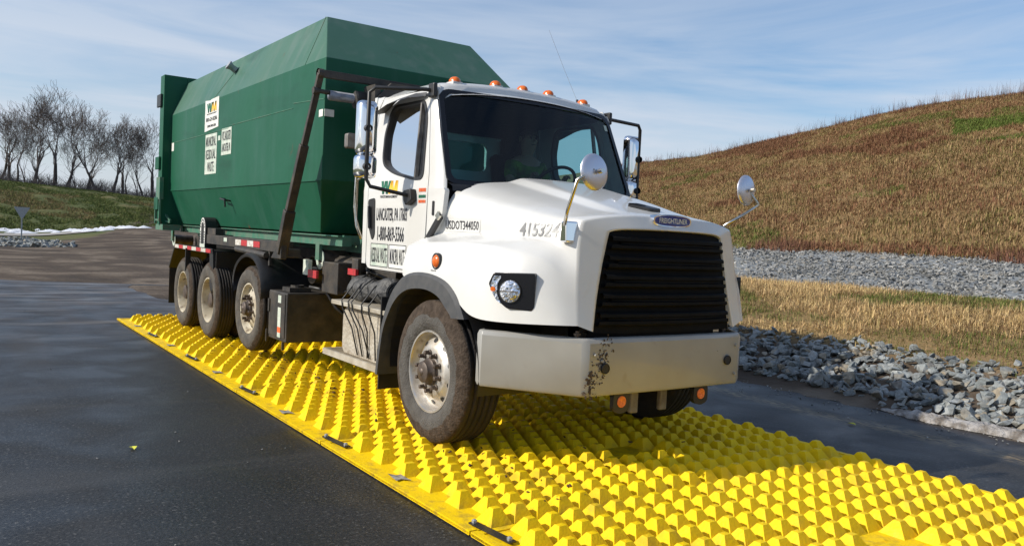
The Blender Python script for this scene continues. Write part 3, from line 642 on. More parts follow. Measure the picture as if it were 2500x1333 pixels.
TR = [(2.6, 1, 142, 12.2, 'bare tree leaning at the left edge of the photo'), (4.2, 3, 141, 10.5, 'bare tree with a trunk leaning left near the left edge'), (4.75, 4, 150, 8.5, 'thin bare tree between the two leftmost leaning trunks'), (5.15, 2, 143, 13.0, 'tall bare tree left of the biggest one'),
      (6.15, 0, 142, 15.0, 'tallest bare tree with a thick forked trunk on the left hill crest'), (7.4, 4, 146, 8.2, 'low spreading bare tree just right of the tallest tree'), (8.55, 1, 144, 13.6, 'bare tree with an upright dark trunk right of the low spreading tree'),
      (9.35, 2, 142, 12.2, 'wide vase shaped bare tree on the hill crest near the container'), (10.1, 3, 143, 7.8, 'low bare tree leaning right over the hill crest'), (10.9, 4, 150, 8.4, 'small bare tree between the wide one and the container'), (11.6, 0, 143, 12.6, 'bare tree standing right beside the green container in the photo'), (12.6, 2, 146, 12.0, 'bare tree partly hidden behind the green container'), (1.2, 0, 145, 12.5, 'bare tree just outside the left edge'), (3.35, 2, 152, 11.5, 'bare tree second from the left edge'), (5.6, 1, 153, 9.0, 'short bare tree behind the tall pair'), (8.0, 2, 154, 9.5, 'short bare tree behind the hill crest left of the upright trunk')]
TR += [(2.0, 4, 147, 11.5, 'bare tree just inside the left edge behind the leaning one'), (3.75, 0, 149, 12.0, 'slender bare tree behind the gap between the left pair'), (6.8, 2, 148, 12.5, 'bare tree close behind the right side of the tallest tree'), (9.9, 0, 150, 11.5, 'bare tree behind the wide vase shaped one'), (11.2, 1, 151, 11.0, 'bare tree behind and just left of the one beside the container'), (7.9, 3, 149, 11.5, 'leaning bare tree behind the low spreading one')]
rs = random.Random(5)
for a, k, r, H, lab in TR:
    x, y = CX + r*math.sin(R(a)), CY + r*math.cos(R(a)); t = empty('bare_tree', (x, y, hz(x, y)-.2), lab, 'tree', 'bare trees along the crest of the left hill')
    s = 1.10*H/KM[k][2]; t.scale = (s, s, s); t.rotation_euler = (0, 0, rs.uniform(-.4, .4))
    for nm, me in (('trunk', KM[k][0]), ('crown', KM[k][1])):
        c = bpy.data.objects.new(nm, me); COL.objects.link(c); c.parent = t
# low scrub under the trees
mb = MB()
for k in range(700):
    a = rs.uniform(1, 13); r = rs.uniform(137, 150); x = CX + r*math.sin(R(a)); y = CY + r*math.cos(R(a)); z = hz(x, y); h = rs.uniform(.4, 2.2)*(1 if noise.noise(Vector((a, 0, 0))) > -.1 else .5)
    for q in range(5):
        d = Vector((rs.gauss(0, .5), rs.gauss(0, .5), 1)); mb.tube([(x, y, z-.1), Vector((x, y, z)) + d*h*.5, Vector((x+rs.gauss(0, .3), y, z)) + d*h], [.03, .018, .006], n=3, caps=False)
tag(mb.build('scrub', 'twig', fixn=False), 'low leafless scrub under the trees on the left hill', 'scrub', kind='stuff')

# yield sign seen from behind
t = empty('yield_sign', (.1, 50, hz(.1, 50)), 'back of a triangular yield sign on a thin post beyond the dirt road', 'sign')
MB().box((-.035, -.03, -.3), (.035, .03, 1.9)).build('post', 'galv', t)
tv = roundpoly([(-.42, 1.95), (.42, 1.95), (0, 1.22)], .06)
MB().prism(tv, lambda p: (p[0], -.05, p[1]), lambda p: (p[0], -.035, p[1])).build('sign_plate', 'galv', t)

# ------------------------------------------------------------------ trackout mats
MX0, MX1, ML = -1.845, 1.80, 2.119
MANG = R(-.22)
def matpt(u, v): return (-.025 + u*math.cos(MANG) - v*math.sin(MANG), -1.624 + v*math.cos(MANG) + u*math.sin(MANG))
def make_mat(idx, v0, lab):
    rnd = random.Random(idx+40); ox, oy = matpt(-1.82, v0)
    t = empty('trackout_mat', (ox, oy, 0), lab, 'ground mat', 'yellow studded trackout mats laid end to end'); t.rotation_euler = (0, 0, MANG)
    W = 3.64; mb = MB(); lz = .030
    mb.box((.0, .012, .012), (W, ML-.012, lz))
    mb.box((0, .008, .016), (.045, ML-.008, .038)); mb.box((W-.045, .008, .016), (W, ML-.008, .038))
    mb.box((.045, ML-.060, .0305), (W-.045, ML-.014, .0365))
    py, px = .1720, .16; rows_ = 12
    flat_c = (1.93, .95)
    holes = []
    for r in range(rows_):
        y = .085 + r*py; n = 21 if r % 2 == 0 else 20
        for k in range(n + 1):
            x = .215 + k*px - (0 if r % 2 == 0 else -.08)
            if x > W-.12: continue
            if abs(x - 1.95) < .20 and abs(y - .94) < .17: continue
            h = .116 + rnd.uniform(-.001, .001); bx, by, tx, ty = .074, .081, .026, .020; jx, jy = rnd.uniform(-.0015, .0015), rnd.uniform(-.0015, .0015)
            if rnd.random() < .012: h *= .93; tx *= 1.3
            V = [(x-bx, y-by, lz), (x+bx, y-by, lz), (x+bx, y+by, lz), (x-bx, y+by, lz)]
            V += [(x+jx-tx, y+jy-ty, h-.0025), (x+jx+tx, y+jy-ty, h-.0025), (x+jx+tx, y+jy+ty, h-.0025), (x+jx-tx, y+jy+ty, h-.0025), (x+jx, y+jy, h)]
            mb.add(V, [(0, 1, 5, 4), (1, 2, 6, 5), (2, 3, 7, 6), (3, 0, 4, 7), (4, 5, 8), (5, 6, 8), (6, 7, 8), (7, 4, 8)])
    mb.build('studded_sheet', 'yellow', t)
    # black slots along the near edge, webbing strap over the joint, steel plate
    for k in range(11):
        x = .62 + k*.16; MB().box((x, ML-.056, .0372), (x+.09, ML-.020, .0385)).build('joint_slot', 'black', t)
    st = MB(); st.bar((.105, -.26, .045), (.075, .10, .045), .05, .008); st.build('strap', 'black', t)
    for bx_, yy in ((.102, -.23), (.078, .08)): MB().lathe([(.045, .016), (.062, .016), (.068, .007), (.068, .001)], (bx_, yy, 0), 'z', 8).build('bolt', 'galv', t)
    pb = MB(); pb.add([(.055, .98, .0405), (.10, 1.0, .0405), (.15, .95, .0405), (.14, 1.02, .0405), (.17, 1.10, .0405), (.11, 1.09, .0405), (.075, 1.15, .0405)], [tuple(range(7))]); pb.build('worn_patch', 'worn', t)
    em = text_mb('TRACKOUT MAT', lambda u, v: (1.80+u, .90+v, lz+.002), .03, .26); em = em.build('embossing', 'yellow', t)
    # dirt clods left on the stud tops where tyres rolled
    cb = MB(); 
    for k in range(150 if v0 > -.5 else 14):
        r = rnd.randrange(rows_); kx = rnd.choice([2, 3, 3, 4, 4]) if rnd.random() < .75 else rnd.randrange(0, 20)
        x = .215 + kx*px - (0 if r % 2 == 0 else -.08) + rnd.uniform(-.03, .03); y = .085 + r*py + rnd.uniform(-.025, .02)
        s = rnd.uniform(.015, .036); V, F = smalls[k % 12]; zz = .118 - max(abs(x-(.215+kx*px-(0 if r % 2 == 0 else -.08))), .02)*1.0; cb.add([Vector((x, y, zz)) + v*s for v in V], F)
    if cb.v: tag(cb.build('mud_clods', 'dirt_clod', t), kind='stuff')
    return t
labs = {4: 'farthest yellow studded mat, its far corner lying on open asphalt behind the rear wheels', 3: 'yellow studded mat under the rear tandem wheels', 2: 'yellow studded mat under the dark side tank', 1: 'yellow studded mat below the side step behind the front wheel', 0: 'yellow studded mat carrying the front wheels', -1: 'sunlit yellow studded mat just ahead of the front bumper', -2: 'nearest yellow studded mat in the bottom right corner of the photo'}
for i in range(4, -3, -1): make_mat(i, i*ML, labs[i])

# ------------------------------------------------------------------ truck
TK = empty('roll_off_truck', (0, 3.5, 0), 'white conventional cab roll off truck with a grey front bumper standing on yellow mats', 'truck')
def build(mb, name, m, parent=TK, **k):
    o = mb.build(name, m, None, **k)
    o.parent = parent
    o.matrix_parent_inverse = WM(parent).inverted(); return o
def WM(o):
    m = Matrix.Translation(o.location)
    if o.type != 'EMPTY': m = Matrix.Identity(4)
    return m
# -- hood: loft of half sections
def sec(Y, pts): return [(x, (Y + dy), z) for x, dy, z in pts]
S = [
 [(0,.10,2.135),(.36,.12,2.125),(.47,.15,2.085),(.75,.20,2.06),(.925,.215,1.985),(.99,.25,1.85),(1.0,.40,1.64),(1.06,.46,1.60),(1.17,.485,1.54),(1.205,.50,1.42),(1.215,.50,1.27)],
 [(0,-.10,2.095),(.36,-.10,2.085),(.46,-.09,2.04),(.73,-.08,2.005),(.90,-.07,1.93),(.965,.0,1.82),(.972,.20,1.655),(1.04,.26,1.615),(1.165,.30,1.565),(1.21,.32,1.44),(1.22,.34,1.315)],
 [(0,-.35,2.04),(.355,-.35,2.03),(.455,-.34,1.985),(.71,-.32,1.955),(.875,-.30,1.89),(.935,-.27,1.79),(.945,-.10,1.665),(1.02,-.08,1.635),(1.155,-.05,1.585),(1.21,-.02,1.45),(1.22,.05,1.335)],
 [(0,-.60,1.985),(.35,-.60,1.975),(.445,-.59,1.935),(.69,-.58,1.905),(.85,-.56,1.85),(.905,-.52,1.77),(.915,-.42,1.665),(1.0,-.38,1.645),(1.14,-.32,1.592),(1.205,-.28,1.44),(1.22,-.27,1.25)],
 [(0,-.80,1.935),(.34,-.80,1.925),(.435,-.79,1.89),(.67,-.77,1.865),(.825,-.75,1.82),(.87,-.72,1.75),(.885,-.66,1.65),(.97,-.62,1.635),(1.115,-.57,1.578),(1.19,-.52,1.42),(1.215,-.47,1.085)],
 [(0,-.95,1.895),(.33,-.95,1.885),(.425,-.94,1.86),(.65,-.91,1.84),(.805,-.88,1.80),(.845,-.87,1.73),(.862,-.86,1.64),(.925,-.84,1.615),(1.045,-.81,1.555),(1.165,-.75,1.42),(1.20,-.70,1.070)],
 [(0,-1.06,1.868),(.32,-1.06,1.862),(.42,-1.05,1.845),(.63,-1.02,1.825),(.79,-.98,1.79),(.83,-.98,1.71),(.85,-.99,1.62),(.88,-.98,1.58),(.955,-1.0,1.52),(1.045,-.99,1.38),(1.075,-.985,1.08)],
 [(0,-1.145,1.850),(.30,-1.14,1.848),(.42,-1.135,1.840),(.62,-1.10,1.822),(.765,-1.04,1.79),(.805,-1.05,1.69),(.818,-1.07,1.56),(.835,-1.08,1.49),(.875,-1.09,1.42),(.905,-1.125,1.25),(.92,-1.16,1.088)],
 [(0,-1.185,1.838),(.30,-1.18,1.836),(.42,-1.175,1.828),(.60,-1.15,1.81),(.742,-1.115,1.778),(.776,-1.12,1.67),(.786,-1.135,1.54),(.79,-1.145,1.46),(.795,-1.155,1.38),(.803,-1.18,1.22),(.812,-1.21,1.088)],
 [(0,-1.245,1.742),(.20,-1.24,1.742),(.38,-1.23,1.738),(.50,-1.20,1.732),(.56,-1.185,1.71),(.585,-1.185,1.60),(.615,-1.19,1.48),(.63,-1.195,1.40),(.65,-1.20,1.31),(.675,-1.215,1.17),(.70,-1.235,1.05)],
 [(0,-1.20,1.735),(.20,-1.20,1.735),(.38,-1.19,1.73),(.49,-1.16,1.722),(.55,-1.145,1.70),(.575,-1.145,1.60),(.605,-1.15,1.48),(.62,-1.155,1.40),(.64,-1.16,1.31),(.665,-1.175,1.17),(.69,-1.195,1.05)],
]
rows = []
for s in S: rows.append([(-x, y, z) for x, y, z in s[:0:-1]] + [(x, y, z) for x, y, z in s])
hb = MB().grid(rows); me = hb.mesh('hood', 'white', smooth=True)
bm = bmesh.new(); bm.from_mesh(me); cl = bm.edges.layers.float.new('crease_edge'); nc = 21
for e in bm.edges:
    a, b = sorted(v.index for v in e.verts); ra, ca = divmod(a, nc); rb, cb_ = divmod(b, nc); c_ = None
    if ca == cb_:
        j = abs(ca - 10); c_ = {1: .45, 2: .55, 4: .30, 6: .75, 8: .70}.get(j)
        if ra >= 7: c_ = {4: .5}.get(j, 0)
    if ra == rb: c_ = {7: .2, 8: 1.0, 9: 1.0}.get(ra)
    if c_: e[cl] = c_
bm.to_mesh(me); bm.free()
hood = bpy.data.objects.new('hood', me); COL.objects.link(hood); hood.parent = TK; hood.matrix_parent_inverse = Matrix.Translation(-TK.location)
sb = hood.modifiers.new('subdivision', 'SUBSURF'); sb.levels = 3; sb.render_levels = 3
dg = bpy.context.evaluated_depsgraph_get(); ev = hood.evaluated_get(dg); em = ev.to_mesh()
HV = BVHTree.FromPolygons([tuple(v.co) for v in em.vertices], [tuple(p.vertices) for p in em.polygons]); ev.to_mesh_clear()
def on_hood(y, z, off=.004, sgn=-1):
    h = HV.ray_cast(Vector((sgn*3, y, z)), Vector((-sgn, 0, 0)))
    return (h[0].x + sgn*off, y, z) if h[0] else (sgn*1.0, y, z)
def on_top(x, y, off=.004):
    h = HV.ray_cast(Vector((x, y, 4)), Vector((0, 0, -1))); return (x, y, (h[0].z if h[0] else 1.8) + off)
def on_front(x, z, off=.006):
    h = HV.ray_cast(Vector((x, -4, z)), Vector((0, 1, 0))); return (x, (h[0].y if h[0] else -1.2) - off, z)
def on_diag0(s, z, off=.0, sg=-1):
    # headlight face: plan line from (1.19,-.74) to (.98,-1.04)
    a = Vector((sg*1.19, -.74)); b = Vector((sg*.98, -1.04)); p = a.lerp(b, s); nrm = Vector((sg*.59, -.40)).normalized()
    o = Vector((p.x, p.y, z)) + Vector((nrm.x, nrm.y, 0))*.8; h = HV.ray_cast(o, Vector((-nrm.x, -nrm.y, 0)))
    q = h[0] if h[0] else Vector((p.x, p.y, z)); return (q.x + nrm.x*off, q.y + nrm.y*off, z)
def on_diag(s, z, off=0., sg=-1):
    # flat lamp face, just proud of the fender
    a = Vector((sg*1.19, -.74)); b = Vector((sg*.98, -1.04)); nr = Vector((sg*.82, -.572)); p = a.lerp(b, s)
    q = p + nr*(DIAG + off); return (q.x, q.y, z)
DIAG = max((Vector(on_diag0(q, z)[:2]) - Vector((-1.19, -.74))).dot(Vector((-.82, -.572))) for q in np.linspace(0, .87, 8) for z in (1.18, 1.25, 1.32, 1.40)) - .006
print('DIAG', DIAG)
# underside of the hood seen through the wheel arch, inner fender liner
for sg in (-1, 1):
    lin = MB(); lin.lathe([(sg*.62, .66), (sg*1.205, .66)], (0, 0, .64), 'x', 20, R(-8), R(188))
    lin.add([(sg*.62, -1.1, .7), (sg*.62, .8, .7), (sg*.62, .8, 1.5), (sg*.62, -1.1, 1.5)], [(0, 1, 2, 3)])
    build(lin, 'wheel_arch_liner', 'black', fixn=False)
# -- grille
gb = MB()
for k in range(9):   # curved recessed backing
    pass
rows = []
for z in np.linspace(1.03, 1.74, 12):
    hw = .70 - (z-1.03)/.71*.13; rows.append([(x, -1.165 - (1.74-z)*.03 - .045*(1-(x/hw)**2), z) for x in np.linspace(-hw, hw, 13)])
gb.grid(rows); GR = build(gb, 'grille', 'grille', smooth=True)
for k in range(5):
    z0 = 1.085 + k*.128; zb = z0 + .088; sl_ = MB()
    def slat(zz, dy, w_=0): hw = .66 - (zz-1.03)/.71*.125 - w_; return [(x, -1.20 - (1.74-zz)*.03 - dy - .045*(1-(x/hw)**2), zz) for x in np.linspace(-hw, hw, 15)]
    sl_.grid([slat(z0, -.03), slat(z0, .0), slat(z0+.010, .012), slat(z0+.030, .012), slat(z0+.036, -.002, .09), slat(z0+.052, -.002, .09), slat(z0+.058, .012), slat(zb-.010, .012), slat(zb, .0), slat(zb, -.03)])
    build(sl_, 'slat', 'grille', GR, auto=30)
tb = MB(); tb.grid([[(x, -1.17 - .045*(1-(x/.7)**2), z) for x in np.linspace(-.70, .70, 9)] for z in (.995, 1.035)]); tb.grid([[(x, y, 1.035) for x in np.linspace(-.7, .7, 9)] for y in (-1.20, -1.1)]); build(tb, 'grille_trim', 'grille', GR)
# emblem
eb = MB()
def oval(hw, hh, n=40, p=3.2): return [(hw*math.copysign(abs(math.cos(t))**(2/2.4), math.cos(t)), hh*math.copysign(abs(math.sin(t))**(2/p), math.sin(t))) for t in np.linspace(0, 2*math.pi, n+1)[:-1]]
def ef(off): return lambda p: (p[0], -1.178 + .06*abs(p[0])**2 - off - .25*(p[1])*-.0, 1.806 + p[1])
EY = -1.196
eo = MB().prism(oval(.192, .046), lambda p: (p[0], EY-.030 + .12*p[0]**2, 1.812+p[1]), lambda p: (p[0], EY+.05 + .12*p[0]**2, 1.812+p[1])); EM = build(eo, 'emblem', 'chrome', bevel=.004)
ei = MB().prism(oval(.172, .035), lambda p: (p[0], EY-.034 + .12*p[0]**2, 1.812+p[1]), lambda p: (p[0], EY-.02 + .12*p[0]**2, 1.812+p[1])); build(ei, 'emblem_plate', 'blue', EM)
build(text_mb('FREIGHTLINER', lambda u, v: (-.140+u, EY-.037 + .12*(-.140+u)**2, 1.794+v), .036, .280, bold=.012), 'lettering', 'label', EM)
# hood air scoop
sc_ = MB(); P = roundpoly([(-.14, -.87), (.0, -.85), (.10, -.99), (-.03, -1.02)], .025)
sc_.prism([(x+.02, y) for x, y in P], lambda p: (p[0], p[1], on_top(p[0], p[1])[2]+.020), lambda p: (p[0]*1.0, p[1], on_top(p[0], p[1])[2]-.02))
SCP = build(sc_, 'hood_vent', 'black', bevel=.008)
P2 = [(-.11, -.885), (-.02, -.872), (.02, -.925), (-.06, -.94)]
build(MB().prism(P2, lambda p: (p[0], p[1], on_top(p[0], p[1])[2]+.024), lambda p: (p[0], p[1], on_top(p[0], p[1])[2]+.01)), 'vent_opening', 'grille', SCP)
# headlights
for sg in (-1, 1):
    O = roundpoly([(-.03, 1.33), (.06, 1.405), (.86, 1.415), (.87, 1.19), (.82, 1.165), (.35, 1.17), (.10, 1.235)], [.02, .03, .03, .03, .02, .04, .04])
    hl = MB().prism(O, lambda p: on_diag(p[0], p[1], .012, sg), lambda p: on_diag(p[0], p[1], -.09, sg)); H = build(hl, 'headlight', 'black_gloss', bevel=.006)
    ci, cz, rr_ = .40, 1.287, .078; scl = .366
    circ = [(ci + rr_/scl*math.cos(t), cz + rr_*math.sin(t)) for t in np.linspace(0, 2*math.pi, 33)[:-1]]
    build(MB().prism(circ, lambda p: on_diag(p[0], p[1], .022, sg), lambda p: on_diag(p[0], p[1], .0, sg)), 'lens_ring', 'black', H)
    base = Vector(on_diag(ci, cz, .022, sg)); nrm = Vector((sg*.83, -.56, 0)).normalized(); tx = Vector((-nrm.y, nrm.x, 0)); dome = MB(); rings = []
    for q in np.linspace(0, 1, 6): rings.append([base + nrm*(.012*(1-q*q)) + (tx*math.cos(t) + Vector((0, 0, 1))*math.sin(t))*rr_*.93*q for t in np.linspace(0, 2*math.pi, 29)[:-1]])
    dome.grid(rings, close=True); build(dome, 'lens', 'lens', H, smooth=True)
    
    hbz = MB(); hbz.add([base + nrm*.015 + tx*a*rr_ + Vector((0, 0, b)) for a, b in ((-.85, -.004), (.85, -.004), (.85, .004), (-.85, .004))], [(0, 1, 2, 3)]); build(hbz, 'lens_bar', 'steel', H)
    TS = roundpoly([(.02, 1.33), (.085, 1.385), (.23, 1.385), (.15, 1.33), (.155, 1.26), (.24, 1.20), (.14, 1.225), (.05, 1.28)], .01, 2)
    tsb = MB().prism(TS, lambda p: on_diag(p[0], p[1], .017, sg), lambda p: on_diag(p[0], p[1], .005, sg)); build(tsb, 'turn_signal', 'lens', H)
    am = MB().prism([(.07+.05*math.cos(t), 1.295+.016*math.sin(t)) for t in np.linspace(0, 6.28, 13)[:-1]], lambda p: on_diag(p[0], p[1], .020, sg), lambda p: on_diag(p[0], p[1], .012, sg)); build(am, 'signal_bulb', 'amber', H)
# side marker lamp on the fender
for sg in (-1, 1):
    c0 = Vector(on_hood(-.03, 1.44, 0, sg)); mk = MB(); mk.lathe([(sg*-.01, .062), (sg*.012, .062), (sg*.014, .05)], c0, 'x', 28); MK = build(mk, 'side_marker', 'black', auto=30)
    mk = MB(); mk.lathe([(sg*.012, .047), (sg*.022, .038), (sg*.028, .018), (sg*.030, .001)], c0, 'x', 24); build(mk, 'marker_lens', 'amber', MK, smooth=True)
# hood latch and little black vent on the cowl
for sg in (-1, 1):
    lb = MB(); lb.bar((sg*1.035, .42, 1.60), (sg*1.03, .24, 1.785), .055, .03, (1, 0, 0)); LT = build(lb, 'hood_latch', 'black', bevel=.008)
    lb = MB(); lb.bar((sg*1.052, .262, 1.765), (sg*1.05, .225, 1.80), .05, .02, (1, 0, 0)); lb.bar((sg*1.05, .42, 1.60), (sg*1.05, .45, 1.575), .03, .02, (1, 0, 0)); build(lb, 'latch_clip', 'chrome_dull', LT)

# -- fender flares (dark) over the front wheels
for sg in (-1, 1):
    outer = [(.86, .46), (.80, .80), (.70, 1.05), (.56, 1.23), (.36, 1.325), (.08, 1.345), (-.18, 1.305), (-.34, 1.215), (-.43, 1.10), (-.46, 1.055)]
    inner = [(.80, .46), (.74, .80), (.645, .98), (.52, 1.115), (.34, 1.20), (.08, 1.225), (-.12, 1.19), (-.235, 1.12), (-.31, 1.07), (-.325, 1.05)]
    def rs_(poly, X): 
        q = [Vector((p[0], p[1])) for p in poly]; return q
    def sm(P, n=4):
        out = []
        for i in range(len(P)-1):
            p0 = Vector(P[max(i-1, 0)]); p1 = Vector(P[i]); p2 = Vector(P[i+1]); p3 = Vector(P[min(i+2, len(P)-1)])
            for k in range(n): t = k/n; out.append(.5*((2*p1) + (p2-p0)*t + (2*p0-5*p1+4*p2-p3)*t*t + (3*p1-p0-3*p2+p3)*t**3))
        out.append(Vector(P[-1])); return out
    so_, si_ = sm(outer), sm(inner); fl = MB()
    rows = []
    for a, b in zip(so_, si_): rows.append([(sg*1.15, a.x, a.y), (sg*1.218, a.x, a.y), (sg*1.240, (a.x*.8+b.x*.2), (a.y*.8+b.y*.2)), (sg*1.245, b.x, b.y), (sg*1.15, b.x, b.y), (sg*.75, b.x, b.y)])
    fl.grid(rows); build(fl, 'fender_flare', 'flare', auto=35)

# -- cab
def cabx(z): return 1.02 if z < 2.0 else 1.02 - .11*(z-2.0)
def cy(sg, t=0): return lambda p: (sg*(cabx(p[1]) - t), p[0], p[1])
WIN = roundpoly([(1.36, 2.235), (1.385, 2.50), (1.31, 2.74), (.74, 2.735), (.655, 2.60), (.59, 2.085), (.75, 2.085), (1.14, 2.15)], [.10, .05, .10, .05, .1, .08, .05, .1], 5)
def cutbelt(): pass
cb = MB()
for sg in (-1, 1):
    # door: lower panel and window frame
    pass
DR = []
for sg in (-1, 1):
    d = MB(); low = [(1.57, 1.30), (.80, 1.30), (.62, 1.45), (.50, 1.60), (.485, 2.0), (1.575, 2.0)]
    d.prism(roundpoly(low, [.08, .02, .05, .02, .001, .001], 3), cy(sg), cy(sg, .05))
    up = [(.487, 2.0), (.50, 2.12), (.67, 2.82), (1.50, 2.84), (1.57, 2.75), (1.575, 2.0)]
    d.holed([up, WIN], cy(sg), cy(sg, .05))
    DO = build(d, 'door', 'white'); DR.append(DO)
    # window rubber
    def infl(P, k): 
        c = Vector((1.0, 2.42)); return [tuple(c + (Vector(p)-c)*k) for p in P]
    wr = MB(); wr.holed([infl(WIN, 1.035), infl(WIN, .962)], lambda p, sg=sg: (sg*(cabx(p[1])+.006), p[0], p[1]), lambda p, sg=sg: (sg*(cabx(p[1])-.055), p[0], p[1])); build(wr, 'window_seal', 'black', DO)
    gl = MB(); gl.add([(sg*(cabx(p[1])-.03), p[0], p[1]) for p in infl(WIN, .97)], [tuple(range(len(WIN)))]); build(gl, 'window', 'side_glass', DO)
    vb = MB(); vb.bar((sg*(cabx(2.74)-.01), .79, 2.735), (sg*(cabx(2.09)-.01), .73, 2.09), .03, .022, (0, 1, 0)); build(vb, 'window_post', 'steel', DO)
    # handle
    hd = MB().prism(roundpoly([(1.56, 1.92), (1.425, 1.935), (1.405, 1.60), (1.455, 1.55), (1.54, 1.68)], .03), lambda p, sg=sg: (sg*1.028, p[0], p[1]), lambda p, sg=sg: (sg*1.01, p[0], p[1])); HD = build(hd, 'door_handle', 'black', DO, bevel=.004)
    build(MB().bar((sg*1.045, 1.50, 1.86), (sg*1.045, 1.475, 1.66), .03, .02, (1, 0, 0)), 'handle_grip', 'black_gloss', DO, bevel=.006)
    # rain visor
    rv = MB(); rv.grid([[(sg*(.935+.0), 1.46, 2.70), (sg*.94, 1.2, 2.80), (sg*.94, .9, 2.815), (sg*.945, .70, 2.80)], [(sg*1.07, 1.50, 2.66), (sg*1.06, 1.2, 2.735), (sg*1.03, .9, 2.765), (sg*.96, .70, 2.765)]]); build(rv, 'window_visor', 'flare', DO)
cab = MB()
# sills, side posts behind the door, cowl sides, A pillars
for sg in (-1, 1):
    cab.prism([(1.66, 1.34), (1.583, 1.34), (1.583, 2.0), (1.67, 2.0)], cy(sg, -.0), cy(sg, .05))
    cab.prism([(1.67, 2.0), (1.583, 2.0), (1.583, 2.76), (1.51, 2.85), (1.64, 2.85)], cy(sg, -.0), cy(sg, .05))
    cab.prism([(.477, 2.0), (.478, 1.60), (.36, 1.62), (.24, 1.80), (.215, 1.98), (.235, 2.0)], cy(sg), cy(sg, .04))
    # A pillar: outer side strip then curved round to the glass
    rows = []
    for k, (yr, yf, z) in enumerate(((.479, .255, 2.0), (.492, .285, 2.12), (.575, .43, 2.46), (.658, .56, 2.80), (.675, .60, 2.86))):
        xo = cabx(z); rows.append([(sg*xo, yr, z), (sg*xo, (yr+yf)/2+.03, z), (sg*(xo-.012), yf+.03, z), (sg*(xo-.03), yf+.004, z), (sg*(xo-.042), yf+.0, z), (sg*(xo-.055), yf+.06, z), (sg*(xo-.05), yr, z)])
    cab.grid(rows, close=False)
# roof
rows = []
def arc(y, hw, z0, zc, r=.07):
    pts = [(-hw, y, z0)]
    for x in np.linspace(-1, 1, 19):
        zz = zc - .075*abs(x)**2.4 - (.05*max(0, (abs(x)-.86)/.14)**2); pts.append((x*hw, y, zz))
    pts.append((hw, y, z0)); return pts
for y, hw, z0, zc in ((.56, .925, 2.80, 2.86), (.575, .925, 2.82, 2.905), (.62, .93, 2.83, 2.935), (.70, .932, 2.835, 2.95), (.90, .932, 2.835, 2.958), (1.3, .932, 2.835, 2.958), (1.55, .93, 2.83, 2.945), (1.66, .925, 2.82, 2.90), (1.70, .92, 2.78, 2.84)): rows.append(arc(y, hw, z0, zc))
# header strip between the roof edge and the windscreen
rows = [[(x*1.0, y-.0 - .02 - .075*(1-(x/.93)**2)*1.0, z-.03) for x, y, z in rows[0]]] + rows
cab.grid(rows)
# back wall with window, floor, firewall
BW = rrect(-.30, 2.28, .30, 2.56, .06)
cab.holed([[(-1.0, 1.34), (1.0, 1.34), (1.0, 2.1), (.93, 2.86), (-.93, 2.86), (-1.0, 2.1)], BW], lambda p: (p[0], 1.70, p[1]), lambda p: (p[0], 1.65, p[1]))
cab.box((-1.0, .3, 1.36), (1.0, 1.65, 1.40))
CAB = build(cab, 'cab', 'white', auto=38)
build(MB().add([(-.30, 1.67, 2.28), (.30, 1.67, 2.28), (.30, 1.67, 2.56), (-.30, 1.67, 2.56)], [(0, 1, 2, 3)]), 'rear_window', 'windscreen', CAB)
build(MB().box((-.90, .66, 2.765), (.90, 1.64, 2.79)).box((-.965, .25, 1.40), (.965, .30, 2.0)).box((-.96, 1.60, 1.40), (.96, 1.645, 2.18)).box((-.91, 1.60, 2.63), (.91, 1.645, 2.77)), 'cab_lining', 'seat', CAB)
# cowl under the windscreen
cw = MB(); cw.grid([[(x, .20 - .10*(1-(x/.97)**2) + dy, z) for x in np.linspace(-.97, .97, 15)] for dy, z in ((-.02, 1.98), (-.01, 2.02), (.10, 2.06), (.3, 2.05))]); build(cw, 'cowl', 'black', CAB, smooth=True)
# windscreen: curved sheet between the pillars
def ws(s, t, off=0, grow=0):
    z = 2.04 + .785*t; hw = (.985 - .068*t)*(1+grow); y = .255 + .325*t - .095*(1 - s*s) - off
    return Vector((s*hw, y, z))
def wsshape(k):   # rounded outline in (s,t)
    P = roundpoly([(-1, 0), (-.45, -.01), (.45, -.01), (1, 0), (1, .92), (.94, 1), (-.94, 1), (-1, .92)], [.09, .02, .02, .09, .05, .06, .06, .05], 4)
    o = []
    for a, b in zip(P, P[1:] + P[:1]):
        for q in range(4): t = q/4; o.append(((a[0]*(1-t)+b[0]*t)*k, .5 + ((a[1]*(1-t)+b[1]*t)-.5)*(1-(1-k)*1.9)))
    return o
g = MB(); g.grid([[ws(s*.955, .035+.93*t) for s in np.linspace(-1, 1, 25)] for t in np.linspace(0, 1, 13)]); WS = build(g, 'windscreen', 'windscreen', smooth=True)
se = MB(); A_, B_ = wsshape(1.0), wsshape(.958); nA = len(A_)
se.add([ws(a, b, .012) for a, b in A_] + [ws(a, b, .012) for a, b in B_] + [ws(a, b, -.03) for a, b in A_] + [ws(a, b, -.02) for a, b in B_],
       [(i, (i+1) % nA, nA+(i+1) % nA, nA+i) for i in range(nA)] + [(nA+i, nA+(i+1) % nA, 3*nA+(i+1) % nA, 3*nA+i) for i in range(nA)] + [(i, 2*nA+i, 2*nA+(i+1) % nA, (i+1) % nA) for i in range(nA)])
build(se, 'windscreen_seal', 'black_gloss', WS, auto=40)
build(MB().grid([[ws(.895+.045*s, .80+.07*t, .004) for s in (0, .5, 1)] for t in (0, .5, 1)]), 'windscreen_sticker', 'label_old', WS)
